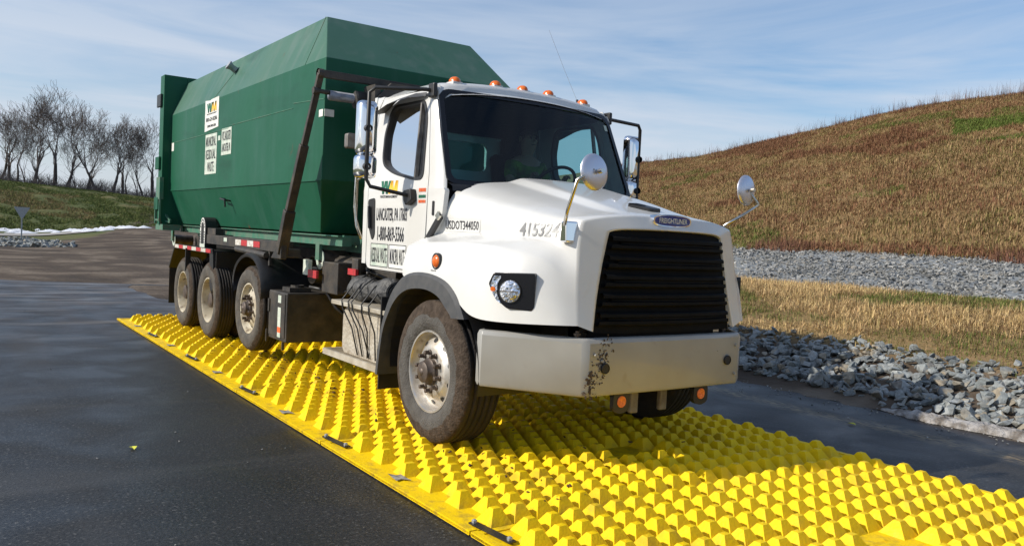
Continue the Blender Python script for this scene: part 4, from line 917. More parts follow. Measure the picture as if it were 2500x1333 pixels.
for a, b in (((-.86, -.02), (-.30, .055)), ((.2, -.02), (.80, .05))):
    wp = MB(); p = [ws(a[0]+(b[0]-a[0])*t, a[1]+(b[1]-a[1])*t, .03) for t in (0, .5, 1)]; wp.tube(p, .011, 6); wp.tube([p[0]-Vector((0, .02, .03)), p[1]], .014, 6); build(wp, 'wiper', 'black', WS)
# roof marker lamps, antenna
for x in (-.70, -.29, 0, .29, .70):
    y = .68; z = 2.912 if abs(x) > .5 else 2.94; m = MB(); rr2 = []
    for q, rr3 in ((0, 1), (.35, .96), (.7, .78), (.92, .45), (1, .02)): rr2.append([(x + .046*rr3*math.cos(t), y + .062*rr3*math.sin(t) , z + .048*q) for t in np.linspace(0, 6.283, 17)[:-1]])
    m.grid(rr2, close=True); ML_ = build(m, 'roof_lamp', 'amber', smooth=True); build(MB().box((x-.047, y-.058, z-.03), (x+.047, y+.058, z+.002)), 'lamp_base', 'white', ML_, bevel=.005)
AN = build(MB().tube([(.80, .86, 2.88), (.79, .87, 2.99)], .012, 8), 'antenna', 'black'); build(MB().tube([(.79, .87, 2.98), (.72, 1.0, 3.28), (.60, 1.12, 3.66)], .0013, 5), 'whip', 'steel', AN)
# -- writing on the door and hood
def dside(y0, z0): return lambda u, v: (-(cabx(z0+v)+.003), y0-u, z0+v)
D0 = DR[0]
def wm_logo(fn, h, w_, parent, fnm='logo'):
    # two-tone W and M made of slanted strokes
    def para(x0, x1, x2, x3, y0=0, y1=h): return [(x0, y1), (x1, y1), (x2, y0), (x3, y0)]
    g = MB(); y = MB(); q = w_/2; s = q*.26
    for P in (para(0, s, q*.34+s*.35, q*.34-s*.45), para(q*.40, q*.40+s*.8, q*.34+s*.35, q*.34-s*.25), para(q*.48, q*.48+s, q*.78+s*.3, q*.78-s*.5), para(q*.90, q*.90+s, q*.80+s*.35, q*.80-s*.4)): g.add([fn(*p) for p in P], [(0, 1, 2, 3)])
    for P in (para(q*1.10, q*1.10+s, q*1.06+s*.4, q*1.06-s*.4), para(q*1.10, q*1.10+s*.95, q*1.50+s*.3, q*1.50-s*.5), para(q*1.66, q*1.66+s*.95, q*1.52+s*.3, q*1.52-s*.5), para(q*1.66, q*1.66+s*.95, q*1.80+s*.7, q*1.80-s*.25)): y.add([fn(*p) for p in P], [(0, 1, 2, 3)])
    build(g, fnm+'_green_letter', 'ink_green', parent); build(y, fnm+'_yellow_letter', 'ink_yellow', parent)
wm_logo(dside(1.33, 1.965), .115, .33, D0)
build(text_mb('WASTE MANAGEMENT', dside(1.33, 1.93), .024, .33, bold=.02), 'lettering', 'ink', D0)
build(text_mb('LANCASTER, PA 17603', dside(1.385, 1.715), .130, .57, bold=.012), 'lettering', 'ink', D0)
build(text_mb('1-800-869-5566', dside(1.355, 1.555), .130, .50, bold=.012), 'lettering', 'ink', D0)
def frame_mb(fn, w_, h, t=.006):
    m = MB(); 
    for a, b, c, d in ((0, 0, w_, t), (0, h-t, w_, h), (0, 0, t, h), (w_-t, 0, w_, h)): m.add([fn(a, b), fn(c, b), fn(c, d), fn(a, d)], [(0, 1, 2, 3)])
    return m
for y0, s_ in ((1.475, 'RESIDUAL WASTE'), (1.115, 'MUNICIPAL WASTE')):
    fn = lambda u, v, y0=y0: (-(1.0235), y0-u, 1.325+v); w_ = .34 if y0 > 1.2 else .31
    p_ = build(MB().add([(-1.022, y0, 1.325), (-1.022, y0-w_, 1.325), (-1.022, y0-w_, 1.53), (-1.022, y0, 1.53)], [(0, 1, 2, 3)]), 'placard', 'label_old' if y0 > 1.2 else 'label', D0)
    m = frame_mb(fn, w_, .205); text_mb(s_, lambda u, v, y0=y0: (-1.0235, y0-.02-u, 1.36+v), .135, w_-.04, m, bold=.01); build(m, 'lettering', 'ink', D0)
for z0, hh, mm in ((1.975, .03, 'ink_orange'), (1.925, .025, 'ink_green'), (1.885, .025, 'ink_orange')):
    m = MB(); 
    for k in range(5): m.add([(-1.0235, .625-k*.024, z0), (-1.0235, .625-k*.024-.017, z0), (-1.0235, .625-k*.024-.017, z0+hh), (-1.0235, .625-k*.024, z0+hh)], [(0, 1, 2, 3)])
    build(m, 'inspection_sticker', mm, D0)
build(MB().prism(roundpoly([(.395, 1.90), (.365, 1.90), (.365, 1.785), (.395, 1.785)], .01), lambda p: (-1.026, p[0], p[1]), lambda p: (-1.0, p[0], p[1])), 'cowl_vent', 'black', CAB)
lab_ = MB(); lab_.grid([[on_hood(y, z, .0025) for y in np.linspace(.245, -.185, 12)] for z in (1.665, 1.715, 1.765)]); build(lab_, 'number_plate_strip', 'white', hood)
build(text_mb('USDOT344050', lambda u, v: on_hood(.235-u, 1.682+v, .005), .068, .405, bold=.006), 'lettering', 'ink', hood)
build(text_mb('415324', lambda u, v: on_hood(-.62-u, 1.655+v + .02*u, .004), .095, .36, bold=.012), 'number', 'ink_grey', hood)
build(text_mb('Business Class', lambda u, v: on_hood(.03-u, 1.365+v, .004), .012, .07, bold=.02), 'small_badge', 'ink', hood)

# -- bumper
BP_ = [(-1.19, -.60), (-1.205, -.67), (-.79, -1.235), (-.74, -1.262), (0, -1.275), (.74, -1.262), (.79, -1.235), (1.205, -.67), (1.19, -.60)]
bp = MB(); Q = []
for i, p in enumerate(BP_): Q.append(Vector(p))
def inset(i, d):
    a = Q[max(i-1, 0)]; b = Q[min(i+1, len(Q)-1)]; t = (b-a).normalized(); nr = Vector((-t.y, t.x)); return Q[i] + nr*d
prof = [(.05, .615), (.012, .622), (0, .65), (0, .975), (.014, 1.003), (.05, 1.01), (.055, .99), (.055, .64)]
rows = []
fine = []
for i in range(len(Q)):
    rows.append([(*inset(i, d), z) for d, z in prof])
bp.grid(rows, close=True); bp.add([p for p in rows[0]], [tuple(range(8))]); bp.add([p for p in rows[-1]], [tuple(range(7, -1, -1))])
BU = build(bp, 'bumper', 'bumper', bevel=.006, auto=25)
for x in (-.61, .61):
    build(MB().lathe([(-1.283, .033), (-1.279, .036), (-1.270, .036)], (x, 0, .808), 'y', 24).add([(x + .034*math.cos(t), -1.2785, .808 + .034*math.sin(t)) for t in np.linspace(0, 6.283, 25)[:-1]], [tuple(range(24))]), 'tow_hole', 'black', BU)
for x, z in ((-.70, .90), (.70, .915), (.70, .70), (-.64, .86)): build(MB().lathe([(-1.281, .001), (-1.281, .009), (-1.272, .011)], (x, 0, z), 'y', 12), 'bumper_bolt', 'bumper', BU)
rs = random.Random(9); ch = MB()
def chip(x, z, s):
    n = 7
    if x < -.76: 
        t = (x+1.2)/.42; yy = -.67 + t*(-1.24+.67); nx, ny = -.80, -.59
    else: yy = -1.262 - .012*(1-abs(x)/.76); nx, ny = 0, -1
    P = [(s*rs.uniform(.5, 1.2)*math.cos(a), s*rs.uniform(.5, 1.3)*math.sin(a)) for a in np.linspace(0, 6.283, n+1)[:-1]]
    tx_, ty_ = -ny, nx
    ch.add([(x + a*tx_ + nx*.003, yy + a*ty_ + ny*.003, z+b) for a, b in P], [tuple(range(n))])
for k in range(150):
    t = rs.random()**.8; chip(-.70 + .10*t + rs.gauss(0, .035) - .0, .64 + .34*t + rs.gauss(0, .03), rs.uniform(.002, .009))
for k in range(26): chip(-.73 + rs.gauss(0, .02), .70 + rs.gauss(0, .05), rs.uniform(.008, .016))
for x, z, s in ((-1.02, .90, .012), (-1.03, .91, .007), (-.93, .875, .017), (-.925, .885, .012), (-1.0, .75, .003), (.5, .88, .004)): chip(x, z, s)
build(ch, 'rust_chips', 'mud', BU)
for x in (-.78, .66): build(MB().tube([(x, -1.17, .99), (x, -1.17, 1.05)], .014, 8).lathe([(1.02, .025), (1.035, .025)], (x, -1.17, 0), 'z', 10), 'hood_mount', 'hub')
build(MB().box((.53, -1.19, 1.0), (.59, -1.14, 1.05)), 'tow_pin_holder', 'chrome_dull')
# orange reflectors below the bumper, tow hooks
for x in (-.40, .395):
    RB = build(MB().prism(roundpoly([(x-.075, .62), (x+.075, .62), (x+.075, .50), (x, .475), (x-.075, .50)], .03), lambda p: (p[0], -1.225, p[1]), lambda p: (p[0], -1.19, p[1])), 'reflector_bracket', 'black')
    build(MB().lathe([(-1.228, .001), (-1.232, .035), (-1.228, .040), (-1.22, .040)], (x, 0, .562), 'y', 28), 'reflector', 'orange', RB)
for x in (-.17, .12): build(MB().box((x-.035, -1.12, .44), (x+.035, -1.08, .62)), 'tow_hook', 'steel', bevel=.01)
build(MB().box((-.26, -1.11, .585), (.22, -1.05, .625)), 'tow_bar', 'steel')
# -- chassis
fr = MB()
for sg in (-1, 1): fr.box((sg*.39, -1.15, .80), (sg*.47, 8.25, 1.06))
for y in (-.9, .9, 2.2, 3.4, 4.9, 6.7, 8.2): fr.box((-.39, y, .84), (.39, y+.08, 1.02))
build(fr, 'chassis_rail', 'frame')
eng = MB(); eng.box((-.36, -.75, .62), (.36, .5, 1.15)); eng.box((-.62, -1.0, .92), (.62, -.88, 1.25)); eng.lathe([(-.75, .0), (-.75, .2), (-.55, .26), (-.35, .2), (-.35, 0)], (0, .25, .72), 'y', 16)
build(eng, 'engine', 'frame')
tr = MB(); tr.box((-.3, .5, .62), (.3, 1.6, 1.0)); tr.lathe([(.5, .2), (1.4, .13)], (0, .6, .75), 'y', 14); tr.tube([(0, 2.0, .75), (0, 5.9, .68)], .06, 10); build(tr, 'gearbox', 'frame')
ax = MB(); ax.tube([(-.95, 0, .60), (-.5, 0, .50), (.5, 0, .50), (.95, 0, .60)], .06, 8)
for y, z in ((4.39, .69), (6.055, .60), (7.389, .60)): ax.tube([(-.85, y, z), (.85, y, z)], .08, 10); ax.lathe([(-.24, .08), (-.16, .22), (.16, .22), (.24, .08)], (0, y, z), 'x', 16)
for sg in (-1, 1):
    for y0, y1 in ((-.75, .75), (5.7, 7.8)): ax.bar((sg*.43, y0, .76), (sg*.43, y1, .76), .08, .09)
build(ax, 'axle', 'frame')
hz_ = MB(); rs = random.Random(4)
for k in range(16):
    y0 = rs.uniform(1.9, 3.0); x0 = -rs.uniform(.5, .95); z0 = rs.uniform(1.0, 1.25)
    hz_.tube([(x0, y0, z0), (x0+rs.uniform(-.1, .15), y0+.3, z0+rs.uniform(-.12, .1)), (x0+rs.uniform(-.1, .2), y0+.7, z0+rs.uniform(-.2, .05)), (-.45, y0+1.0, z0-.1)], rs.choice([.012, .018]), 7)
build(hz_, 'hydraulic_hoses', 'black', smooth=True)
mc = MB(); mc.box((-.95, 2.35, .98), (-.5, 2.75, 1.30)); mc.lathe([(-.16, .15), (.16, .15)], (-.72, 3.2, 1.18), 'x', 18); mc.box((-.62, 1.75, .85), (-.45, 2.3, 1.25)); mc.lathe([(-.3, .17), (.35, .17)], (-.65, 2.6, 1.2), 'y', 16); mc.box((-.9, 2.0, 1.02), (-.86, 2.14, 1.36)); build(mc, 'air_tank', 'frame', bevel=.01)
build(MB().box((-.92, 2.0, 1.20), (-.88, 2.18, 1.26)), 'red_reflector', 'red_tape'); 
build(MB().box((-1.02, 2.95, 1.14), (-.98, 3.10, 1.30)), 'warning_label', 'label_old'); build(MB().box((-1.025, 2.72, 1.12), (-1.0, 2.95, 1.20)), 'red_reflector', 'red_tape')
# behind-cab hoist front post, cab back dark structure
# -- wheels
def tyre_mat(cy_, cz_, r0, clean):
    def bld(t, b):
        n, l = t.nodes.new, t.links.new; tc = n('ShaderNodeTexCoord'); sx = n('ShaderNodeSeparateXYZ'); l(tc.outputs['Object'], sx.inputs[0]); cmb = n('ShaderNodeCombineXYZ')
        for ax_, cc in (('Y', cy_), ('Z', cz_)): q = n('ShaderNodeMath'); q.operation = 'SUBTRACT'; q.inputs[1].default_value = cc; l(sx.outputs[ax_], q.inputs[0]); l(q.outputs[0], cmb.inputs[ax_])
        ln = n('ShaderNodeVectorMath'); ln.operation = 'LENGTH'; l(cmb.outputs[0], ln.inputs[0])
        def nz(sc_, d=6): x = n('ShaderNodeTexNoise'); x.inputs['Scale'].default_value = sc_; x.inputs['Detail'].default_value = d; l(tc.outputs['Object'], x.inputs['Vector']); return x.outputs['Fac']
        def rp(f, c1_, c2_, a_=.35, b_=.65): x = n('ShaderNodeValToRGB'); x.color_ramp.elements[0].position = a_; x.color_ramp.elements[1].position = b_; x.color_ramp.elements[0].color = (*c1_, 1); x.color_ramp.elements[1].color = (*c2_, 1); l(f, x.inputs[0]); return x.outputs[0]
        ad = n('ShaderNodeMath'); ad.operation = 'MULTIPLY_ADD'; l(nz(7), ad.inputs[0]); ad.inputs[1].default_value = .10; l(ln.outputs['Value'], ad.inputs[2])
        st_ = n('ShaderNodeMapRange'); st_.inputs[1].default_value = r0+.045; st_.inputs[2].default_value = r0+.052; l(ad.outputs[0], st_.inputs[0])
        mx = n('ShaderNodeMixRGB'); l(st_.outputs[0], mx.inputs[0]); l(rp(nz(9), (.075, .07, .064), clean), mx.inputs[1]); l(rp(nz(22), (.042, .031, .023), (.080, .060, .045)), mx.inputs[2]); l(mx.outputs[0], b.inputs['Base Color']); b.inputs['Roughness'].default_value = .92; b.inputs['Specular IOR Level'].default_value = .2
        bp_ = n('ShaderNodeBump'); bp_.inputs['Distance'].default_value = .012; l(nz(60), bp_.inputs['Height']); l(bp_.outputs[0], b.inputs['Normal'])
    return vmat('muddy_tyre', bld)
def wheel(nm, c, rad, xo, xi, rimr, face, loc_seed, dual=False):
    """one wheel; xo = outer sidewall x offset sign*..., built round c on the -X side; face: 'alu', 'white', 'dual'"""
    c = Vector((0, c[1], c[2])); sg = -1 if xo < xi else 1
    g = MB(); wd = abs(xo-xi)
    pr = []
    def P(d, r): pr.append((xo - sg*d, r))
    P(.035, rimr-.01); P(.012, rimr+.008); P(.0, rimr+.055); P(-.004, rimr+.11); P(.004, rimr+.15); P(.018, rad-.035); P(.035, rad-.012); P(.05, rad-.002)
    tread0 = len(pr)-1
    k = 5; 
    for q in range(1, k+1):
        a = .05 + (wd-.10)*q/(k+.0) - (wd-.10)/k*.18; P(a-.010, rad); P(a-.008, rad-.014); P(a+.002, rad-.014); P(a+.004, rad)
    P(wd-.05, rad-.002); P(wd-.018, rad-.035); P(wd, rimr+.08); P(wd-.035, rimr)
    g.lathe(pr, c, 'x', 72)
    key = 'tyre%.2f' % c.y; MT.setdefault(key, tyre_mat(c.y, c.z, .425 if face == 'alu' else .455, (.105, .10, .092) if face == 'alu' else (.115, .105, .09)))
    T = build(g, nm, [key, 'tread', 'mud'], smooth=True, fixn=False)
    nseg = len(pr)-1
    for i in range(nseg):
        mi = 0 if i < 7 else 1
        if face == 'white' or face == 'dual': mi = 0 if i < 6 else 1
        for q in range(72): T.data.polygons[i*72+q].material_index = mi
    b = bmesh.new(); b.from_mesh(T.data); bmesh.ops.recalc_face_normals(b, faces=b.faces); b.to_mesh(T.data); b.free()
    rimm = {'alu': 'rim_alu', 'white': 'rim_white', 'dual': 'rim_white'}[face]
    def X(d): return xo - sg*d
    if face in ('alu', 'white'):
        R_ = MB(); R_.lathe([(X(.03), rimr), (X(.018), rimr-.004), (X(.018), rimr-.018), (X(.035), rimr-.028), (X(.085), rimr-.036), (X(.095), rimr-.044), (X(.070), rimr-.085), (X(.045), rimr-.115), (X(.035), rimr-.14), (X(.038), .105), (X(.038), .02)], c, 'x', 64)
        RM = build(R_, 'rim', rimm, T, auto=30)
        prof_ = [(rimr-.044, .095), (rimr-.085, .070), (rimr-.115, .045), (rimr-.14, .035)]
        pr_r = [q[0] for q in prof_][::-1]; pr_d = [q[1] for q in prof_][::-1]
        for k in range(10):
            a = 2*math.pi*(k+.5)/10; e1 = Vector((0, math.cos(a), math.sin(a))); e2 = Vector((0, -math.sin(a), math.cos(a))); P_ = []
            for t in np.linspace(0, 6.283, 17)[:-1]:
                rr6 = rimr-.078 + .017*math.cos(t); P_.append(c + e1*rr6 + e2*.023*math.sin(t) + Vector((X(float(np.interp(rr6, pr_r, pr_d))-.005), 0, 0)))
            build(MB().add(P_, [tuple(range(16))]), 'hand_hole', 'black', T)
        L_ = .055 if face == 'white' else .045
        for k in range(10):
            a = 2*math.pi*k/10+.2; cc = c + Vector((0, .142*math.cos(a), .142*math.sin(a)))
            build(MB().lathe([(X(.038), .022), (X(.025), .022), (X(.022), .016), (X(.030-L_), .015), (X(.026-L_), .001)], cc, 'x', 10), 'lug_nut', 'hub', T, auto=40)
        hu = MB(); hu.lathe([(X(.038), .105), (X(.012), .10), (X(.0), .085), (X(-.035), .078), (X(-.045), .06), (X(-.047), .03), (X(-.052), .025), (X(-.055), .001)], c, 'x', 24); build(hu, 'hub_cap', 'hub', T, auto=40)
    else:
        R_ = MB(); R_.lathe([(X(.03), rimr), (X(.018), rimr-.004), (X(.018), rimr-.016), (X(.035), rimr-.026), (X(.16), rimr-.036), (X(.175), rimr-.06), (X(.15), .15), (X(.15), .02)], c, 'x', 56); build(R_, 'rim', rimm, T, auto=30)
        nb = MB(); nb.lathe([(X(.15), .165), (X(.125), .165), (X(.125), .12)], c, 'x', 20)
        nb.lathe([(X(.15), .11), (X(.05), .10), (X(.04), .07), (X(.04), .001)], c, 'x', 20); build(nb, 'hub', 'hub', T, auto=40)
    return T
for sg in (-1, 1):
    wheel('front_wheel', (0, 0, .615), .535, sg*1.235, sg*.885, .312, 'alu', 1)
    wheel('lift_axle_wheel', (0, 4.33, .655), .50, sg*1.215, sg*.93, .300, 'white', 2)
    for y in (6.055, 7.389):
        wheel('rear_wheel', (0, y, .595), .515, sg*1.215, sg*.94, .305, 'dual', 3)
        wheel('inner_rear_wheel', (0, y, .595), .515, sg*.90, sg*.63, .305, 'dual', 3)
# -- rear fenders
for sg in (-1, 1):
    fd = MB(); prof = [(4.80, .82), (4.86, .95), (4.82, 1.08), (4.70, 1.19), (4.50, 1.27), (4.30, 1.29), (4.08, 1.25), (3.92, 1.15), (3.82, 1.02), (3.79, .90), (3.80, .80)]
    ps = sm(prof); rows = []
    for p in ps: rows.append([(sg*1.225, p.x + (4.33-p.x)*.03, p.y - .03), (sg*1.235, p.x, p.y), (sg*1.20, p.x - (4.33-p.x)*.02, p.y+.02), (sg*1.08, p.x, p.y+.035), (sg*.95, p.x, p.y+.035), (sg*.82, p.x, p.y+.035), (sg*.65, p.x, p.y+.03)])
    fd.grid(rows); build(fd, 'lift_axle_fender', 'black', auto=40)
    rf = MB(); rf.box((sg*.62, 5.86, 1.225), (sg*1.205, 7.92, 1.265)); rf.box((sg*1.185, 5.86, 1.265), (sg*1.21, 7.92, 1.29)); rf.bar((sg*1.19, 7.90, 1.24), (sg*1.19, 8.22, .92), .03, .05, (1, 0, 0)); rf.add([(sg*.65, 7.92, 1.25), (sg*1.2, 7.92, 1.25), (sg*1.2, 8.24, .9), (sg*.65, 8.24, .9)], [(0, 1, 2, 3)]); rf.add([(sg*.65, 8.24, .9), (sg*1.2, 8.24, .9), (sg*1.2, 8.24, .35), (sg*.65, 8.24, .35)], [(0, 1, 2, 3)])
    rf.prism([(5.86, 1.26), (6.02, 1.26), (5.98, .80), (5.90, .70), (5.80, .80)], lambda p, sg=sg: (sg*1.2, p[0], p[1]), lambda p, sg=sg: (sg*1.17, p[0], p[1])); rf.box((sg*.7, 5.80, .72), (sg*1.17, 5.83, 1.25)); rf.bar((sg*1.195, 7.16, 1.25), (sg*1.195, 7.16, .92), .07, .03)
    RF = build(rf, 'rear_fender', 'black')
    for k in range(8):
        build(MB().box((sg*1.2115, 7.88-k*.245, 1.232), (sg*1.2135, 7.88-k*.245-.235, 1.282)), 'reflective_tape', 'white_tape' if k % 2 == 0 else 'red_tape', RF)
    # round topped plate beside the frame
    pr_ = [(-.13 + 6.62, 1.24)] + [(6.62 + .13*math.cos(t)*-1, 1.55 + .16*math.sin(t)) for t in np.linspace(0, math.pi, 14)] + [(6.75, 1.24)]
    FP = build(MB().prism(pr_, lambda p, sg=sg: (sg*1.14, p[0], p[1]), lambda p, sg=sg: (sg*.98, p[0], p[1])), 'hose_guard', 'black', bevel=.006)
    m = MB(); 
    m.grid([[(sg*1.1425, 6.62 - q*math.cos(t), 1.55 + q*1.2*math.sin(t)) for t in np.linspace(0, math.pi, 16)] for q in (.075, .125)]); m.grid([[(sg*1.1425, 6.62 + s2*q, z) for z in (1.34, 1.55)] for q in (.075, .125) for s2 in (1,)]); m.grid([[(sg*1.1425, 6.62 - q, z) for z in (1.34, 1.55)] for q in (.075, .125)])
    build(m, 'white_arch_mark', 'label', FP); 
    m = MB(); 
    for t in np.linspace(.2, math.pi-.2, 9): c0 = Vector((sg*1.1445, 6.62 - .10*math.cos(t), 1.55 + .12*math.sin(t))); m.box(c0 - Vector((.0005, .011, .012)), c0 + Vector((.0005, .011, .012)))
    for k in range(5):
        for s2 in (-1, 1): c0 = Vector((sg*1.1445, 6.62 + s2*.10, 1.36+k*.035)); m.box(c0 - Vector((.0005, .011, .010)), c0 + Vector((.0005, .011, .010)))
    build(m, 'arch_letters', 'ink', FP)
    build(MB().box((sg*1.1425, 6.49, 1.26), (sg*1.145, 6.74, 1.335)), 'guard_label', 'label_old', FP)
    # hoist side beam with tape
    hbm = MB(); hbm.box((sg*1.0, 3.45, 1.345), (sg*1.13, 6.45, 1.47)); hbm.box((sg*1.0, 6.1, 1.47), (sg*1.11, 6.6, 1.56)); hbm.tube([(sg*1.15, 3.9, 1.30), (sg*1.15, 5.0, 1.33)], .035, 10); hbm.bar((sg*1.1, 3.9, 1.40), (sg*1.1, 3.9, 1.18), .04, .04); HB = build(hbm, 'hoist_beam', 'frame', bevel=.006)
    for k in range(4): y = 5.12 - k*.235; build(MB().box((sg*1.132, y, 1.375), (sg*1.135, y-.228, 1.445)), 'reflective_tape', 'white_tape' if k % 2 == 0 else 'red_tape', HB)
    build(MB().box((sg*1.132, 5.62, 1.40), (sg*1.135, 5.48, 1.45)), 'beam_label', 'label_old', HB)
# hoist rails under the container
hr_ = MB()
for sg in (-1, 1): hr_.box((sg*.45, 2.3, 1.20), (sg*.58, 9.2, 1.40)); hr_.box((sg*.60, 2.4, 1.06), (sg*.68, 8.1, 1.2))
hr_.box((-.6, 2.3, 1.1), (.6, 2.45, 1.42)); hr_.tube([(0, 3, 1.15), (0, 7, 1.2)], .1, 12); build(hr_, 'hoist_frame', 'frame')
# tarp arms, cross bar and roller tube
for sg in (-1, 1):
    a = [(sg*1.30, 2.99, 1.36), (sg*1.30, 2.80, 1.80), (sg*1.30, 2.47, 2.44), (sg*1.29, 2.14, 3.09)]
    m = MB(); m.bar(a[0], a[1], .08, .11, (1, 0, 0)); m.bar(a[1], a[2], .065, .085, (1, 0, 0)); m.bar(a[2], a[3], .05, .06, (1, 0, 0)); m.prism([(3.22, 1.30), (2.92, 1.30), (2.90, 1.60), (2.96, 1.62), (3.04, 1.44)], lambda p, sg=sg: (sg*1.335, p[0], p[1]), lambda p, sg=sg: (sg*1.27, p[0], p[1])); m.bar((sg*1.10, 3.02, 1.36), (sg*1.30, 3.02, 1.36), .09, .09); build(m, 'tarp_arm', 'black' if sg > 0 else 'frame', bevel=.008)
    m = MB(); m.tube([(sg*1.32, 2.18, 2.93), (sg*1.12, 2.18, 2.93)], .022, 8); m.tube([(sg*1.345, 2.18, 2.93), (sg*1.31, 2.18, 2.93)], .035, 8); build(m, 'arm_pivot', 'frame')
build(MB().bar((-1.31, 2.14, 3.09), (1.31, 2.14, 3.09), .05, .07).lathe([(-1.32, .045), (-1.27, .045)], (0, 2.14, 3.09), 'x', 12), 'tarp_cross_bar', 'frame', bevel=.004)
build(MB().lathe([(-.94, .001), (-.94, .085), (-.60, .09), (-.60, .001)], (0, 2.12, 2.89), 'x', 20), 'roller_housing', 'frame', auto=40)
build(MB().tube([(-1.18, 2.18, 2.905), (1.18, 2.18, 2.905)], .047, 20), 'tarp_roller', 'tube_grey', smooth=True)
hbk = MB(); hbk.box((-.86, 1.86, 2.62), (-.80, 2.10, 3.02)); hbk.prism([(-1.02, 2.70), (-.70, 3.05), (-.40, 3.05), (-.40, 2.66), (-1.0, 2.60)], lambda p: (p[0], 1.88, p[1]), lambda p: (p[0], 1.84, p[1])); hbk.box((-.60, 1.85, 1.1), (-.50, 1.95, 3.0)); hbk.box((.50, 1.85, 1.1), (.60, 1.95, 3.0)); hbk.box((-.6, 1.86, 2.2), (.6, 1.94, 2.28)); build(hbk, 'tarp_mast', 'frame')
WL = build(MB().prism(rrect(-1.10, 2.40, -.98, 2.54, .02), lambda p: (p[0], 1.90, p[1]), lambda p: (p[0]-0, 1.98, p[1])), 'work_light', 'steel', bevel=.01); build(MB().bar((-1.0, 1.95, 2.47), (-.6, 1.92, 2.47), .03, .03), 'light_bracket', 'frame', WL)
for sg in (-1, 1): build(MB().tube([(sg*1.02, 1.70, 2.15), (sg*1.06, 1.76, 2.12), (sg*1.06, 1.77, 1.85), (sg*1.05, 1.74, 1.68), (sg*1.02, 1.68, 1.56)], .014, 8).tube([(sg*1.0, 1.72, 2.15), (sg*1.02, 1.82, 2.1), (sg*1.02, 1.82, 1.75), (sg*1.0, 1.74, 1.58)], .012, 8), 'grab_handle', 'chrome_dull', smooth=True)
# -- side tank with door, steps and tread plate box
tk = MB(); tk.box((-1.19, 3.08, .41), (-.46, 3.63, .935)); TKB = build(tk, 'hydraulic_tank', 'frame', bevel=.012)
build(MB().box((-1.20, 3.11, .45), (-1.19, 3.60, .92)).box((-1.215, 3.56, .84), (-1.20, 3.60, .70)).bar((-1.21, 3.62, .50), (-1.21, 3.62, .36), .02, .02).bar((-1.205, 3.11, .42), (-1.205, 3.11, .33), .03, .015), 'tank_door', 'frame', TKB, bevel=.004)
for z0, z1, mm in ((.82, .90, 'label_old'), (.56, .77, 'label_old'), (.50, .56, 'ink_orange'), (.45, .50, 'label_old')): build(MB().box((-1.203, 3.22, z0), (-1.2015, 3.31, z1)), 'tank_label', mm, TKB)
build(MB().lathe([(.94, .05), (.98, .05), (.985, .02)], (-.93, 3.25, 0), 'z', 14).box((-1.12, 3.2, .94), (-.88, 3.42, .985)).lathe([(.98, .07), (1.01, .07)], (-1.0, 3.30, 0), 'z', 14), 'tank_valve', 'frame', TKB)
build(MB().lathe([(.94, .02), (1.0, .02), (1.0, .042), (1.09, .042), (1.10, .02)], (-.66, 3.12, 0), 'z', 16), 'breather_cap', 'steel', TKB, auto=40)
build(MB().tube([(-.92, 3.15, 1.0), (-.8, 3.02, .98), (-.7, 2.95, .80), (-.6, 2.8, .68)], .02, 8), 'tank_hose', 'black', TKB, smooth=True)
def treadmat(t, b):
    n, l = t.nodes.new, t.links.new; tc = n('ShaderNodeTexCoord'); mp_ = n('ShaderNodeMapping'); mp_.inputs['Rotation'].default_value = (R(45), 0, 0); l(tc.outputs['Object'], mp_.inputs[0])
    v = n('ShaderNodeTexVoronoi'); v.inputs['Scale'].default_value = 32; l(mp_.outputs[0], v.inputs['Vector'])
    bp_ = n('ShaderNodeBump'); bp_.inputs['Distance'].default_value = .006; bp_.invert = True; l(v.outputs['Distance'], bp_.inputs['Height']); l(bp_.outputs[0], b.inputs['Normal'])
    z = n('ShaderNodeTexNoise'); z.inputs['Scale'].default_value = 6; r = n('ShaderNodeValToRGB'); r.color_ramp.elements[0].position = .35; r.color_ramp.elements[1].position = .7; r.color_ramp.elements[0].color = (.50, .46, .38, 1); r.color_ramp.elements[1].color = (.34, .29, .22, 1); l(tc.outputs['Object'], z.inputs['Vector']); l(z.outputs['Fac'], r.inputs[0]); l(r.outputs[0], b.inputs['Base Color']); b.inputs['Roughness'].default_value = .55; b.inputs['Metallic'].default_value = .25
MT['treadp'] = vmat('checker_plate', treadmat)
P = roundpoly([(1.78, .93), (.86, .93), (.86, .50), (1.78, .50)], [.12, .12, .06, .10], 6)
SB = build(MB().prism(P, lambda p: (-1.13, p[0], p[1]), lambda p: (-.5, p[0], p[1])), 'tread_plate_tank', 'treadp', bevel=.01)
build(MB().box((-1.20, .78, .945), (-.72, 1.90, .985)).box((-1.10, .85, .925), (-.8, 1.8, .945)), 'upper_step', 'tread_plate', bevel=.006)
sp = MB(); sp.box((-1.215, .86, .46), (-1.19, 2.02, .515)); sp.box((-1.0, .86, .46), (-.98, 2.02, .515))
for k in range(30): y = .87 + k*.0395; sp.box((-1.19, y, .495), (-1.0, y+.014, .512))
sp.box((-1.20, .86, .46), (-.98, .88, .512)); sp.box((-1.20, 2.0, .46), (-.98, 2.02, .512)); sp.bar((-1.08, 1.1, .47), (-.8, 1.1, .55), .06, .03); sp.bar((-1.08, 1.75, .47), (-.8, 1.75, .55), .06, .03)
build(sp, 'lower_step', 'tread_plate')
for sg in (1,): build(MB().box((.5, .86, .5), (1.13, 1.78, .93)), 'tread_plate_tank', 'treadp', bevel=.03)
# mud flap behind front wheel
for sg in (-1, 1): build(MB().box((sg*.90, .835, .33), (sg*1.21, .85, 1.10)), 'mud_flap', 'black')
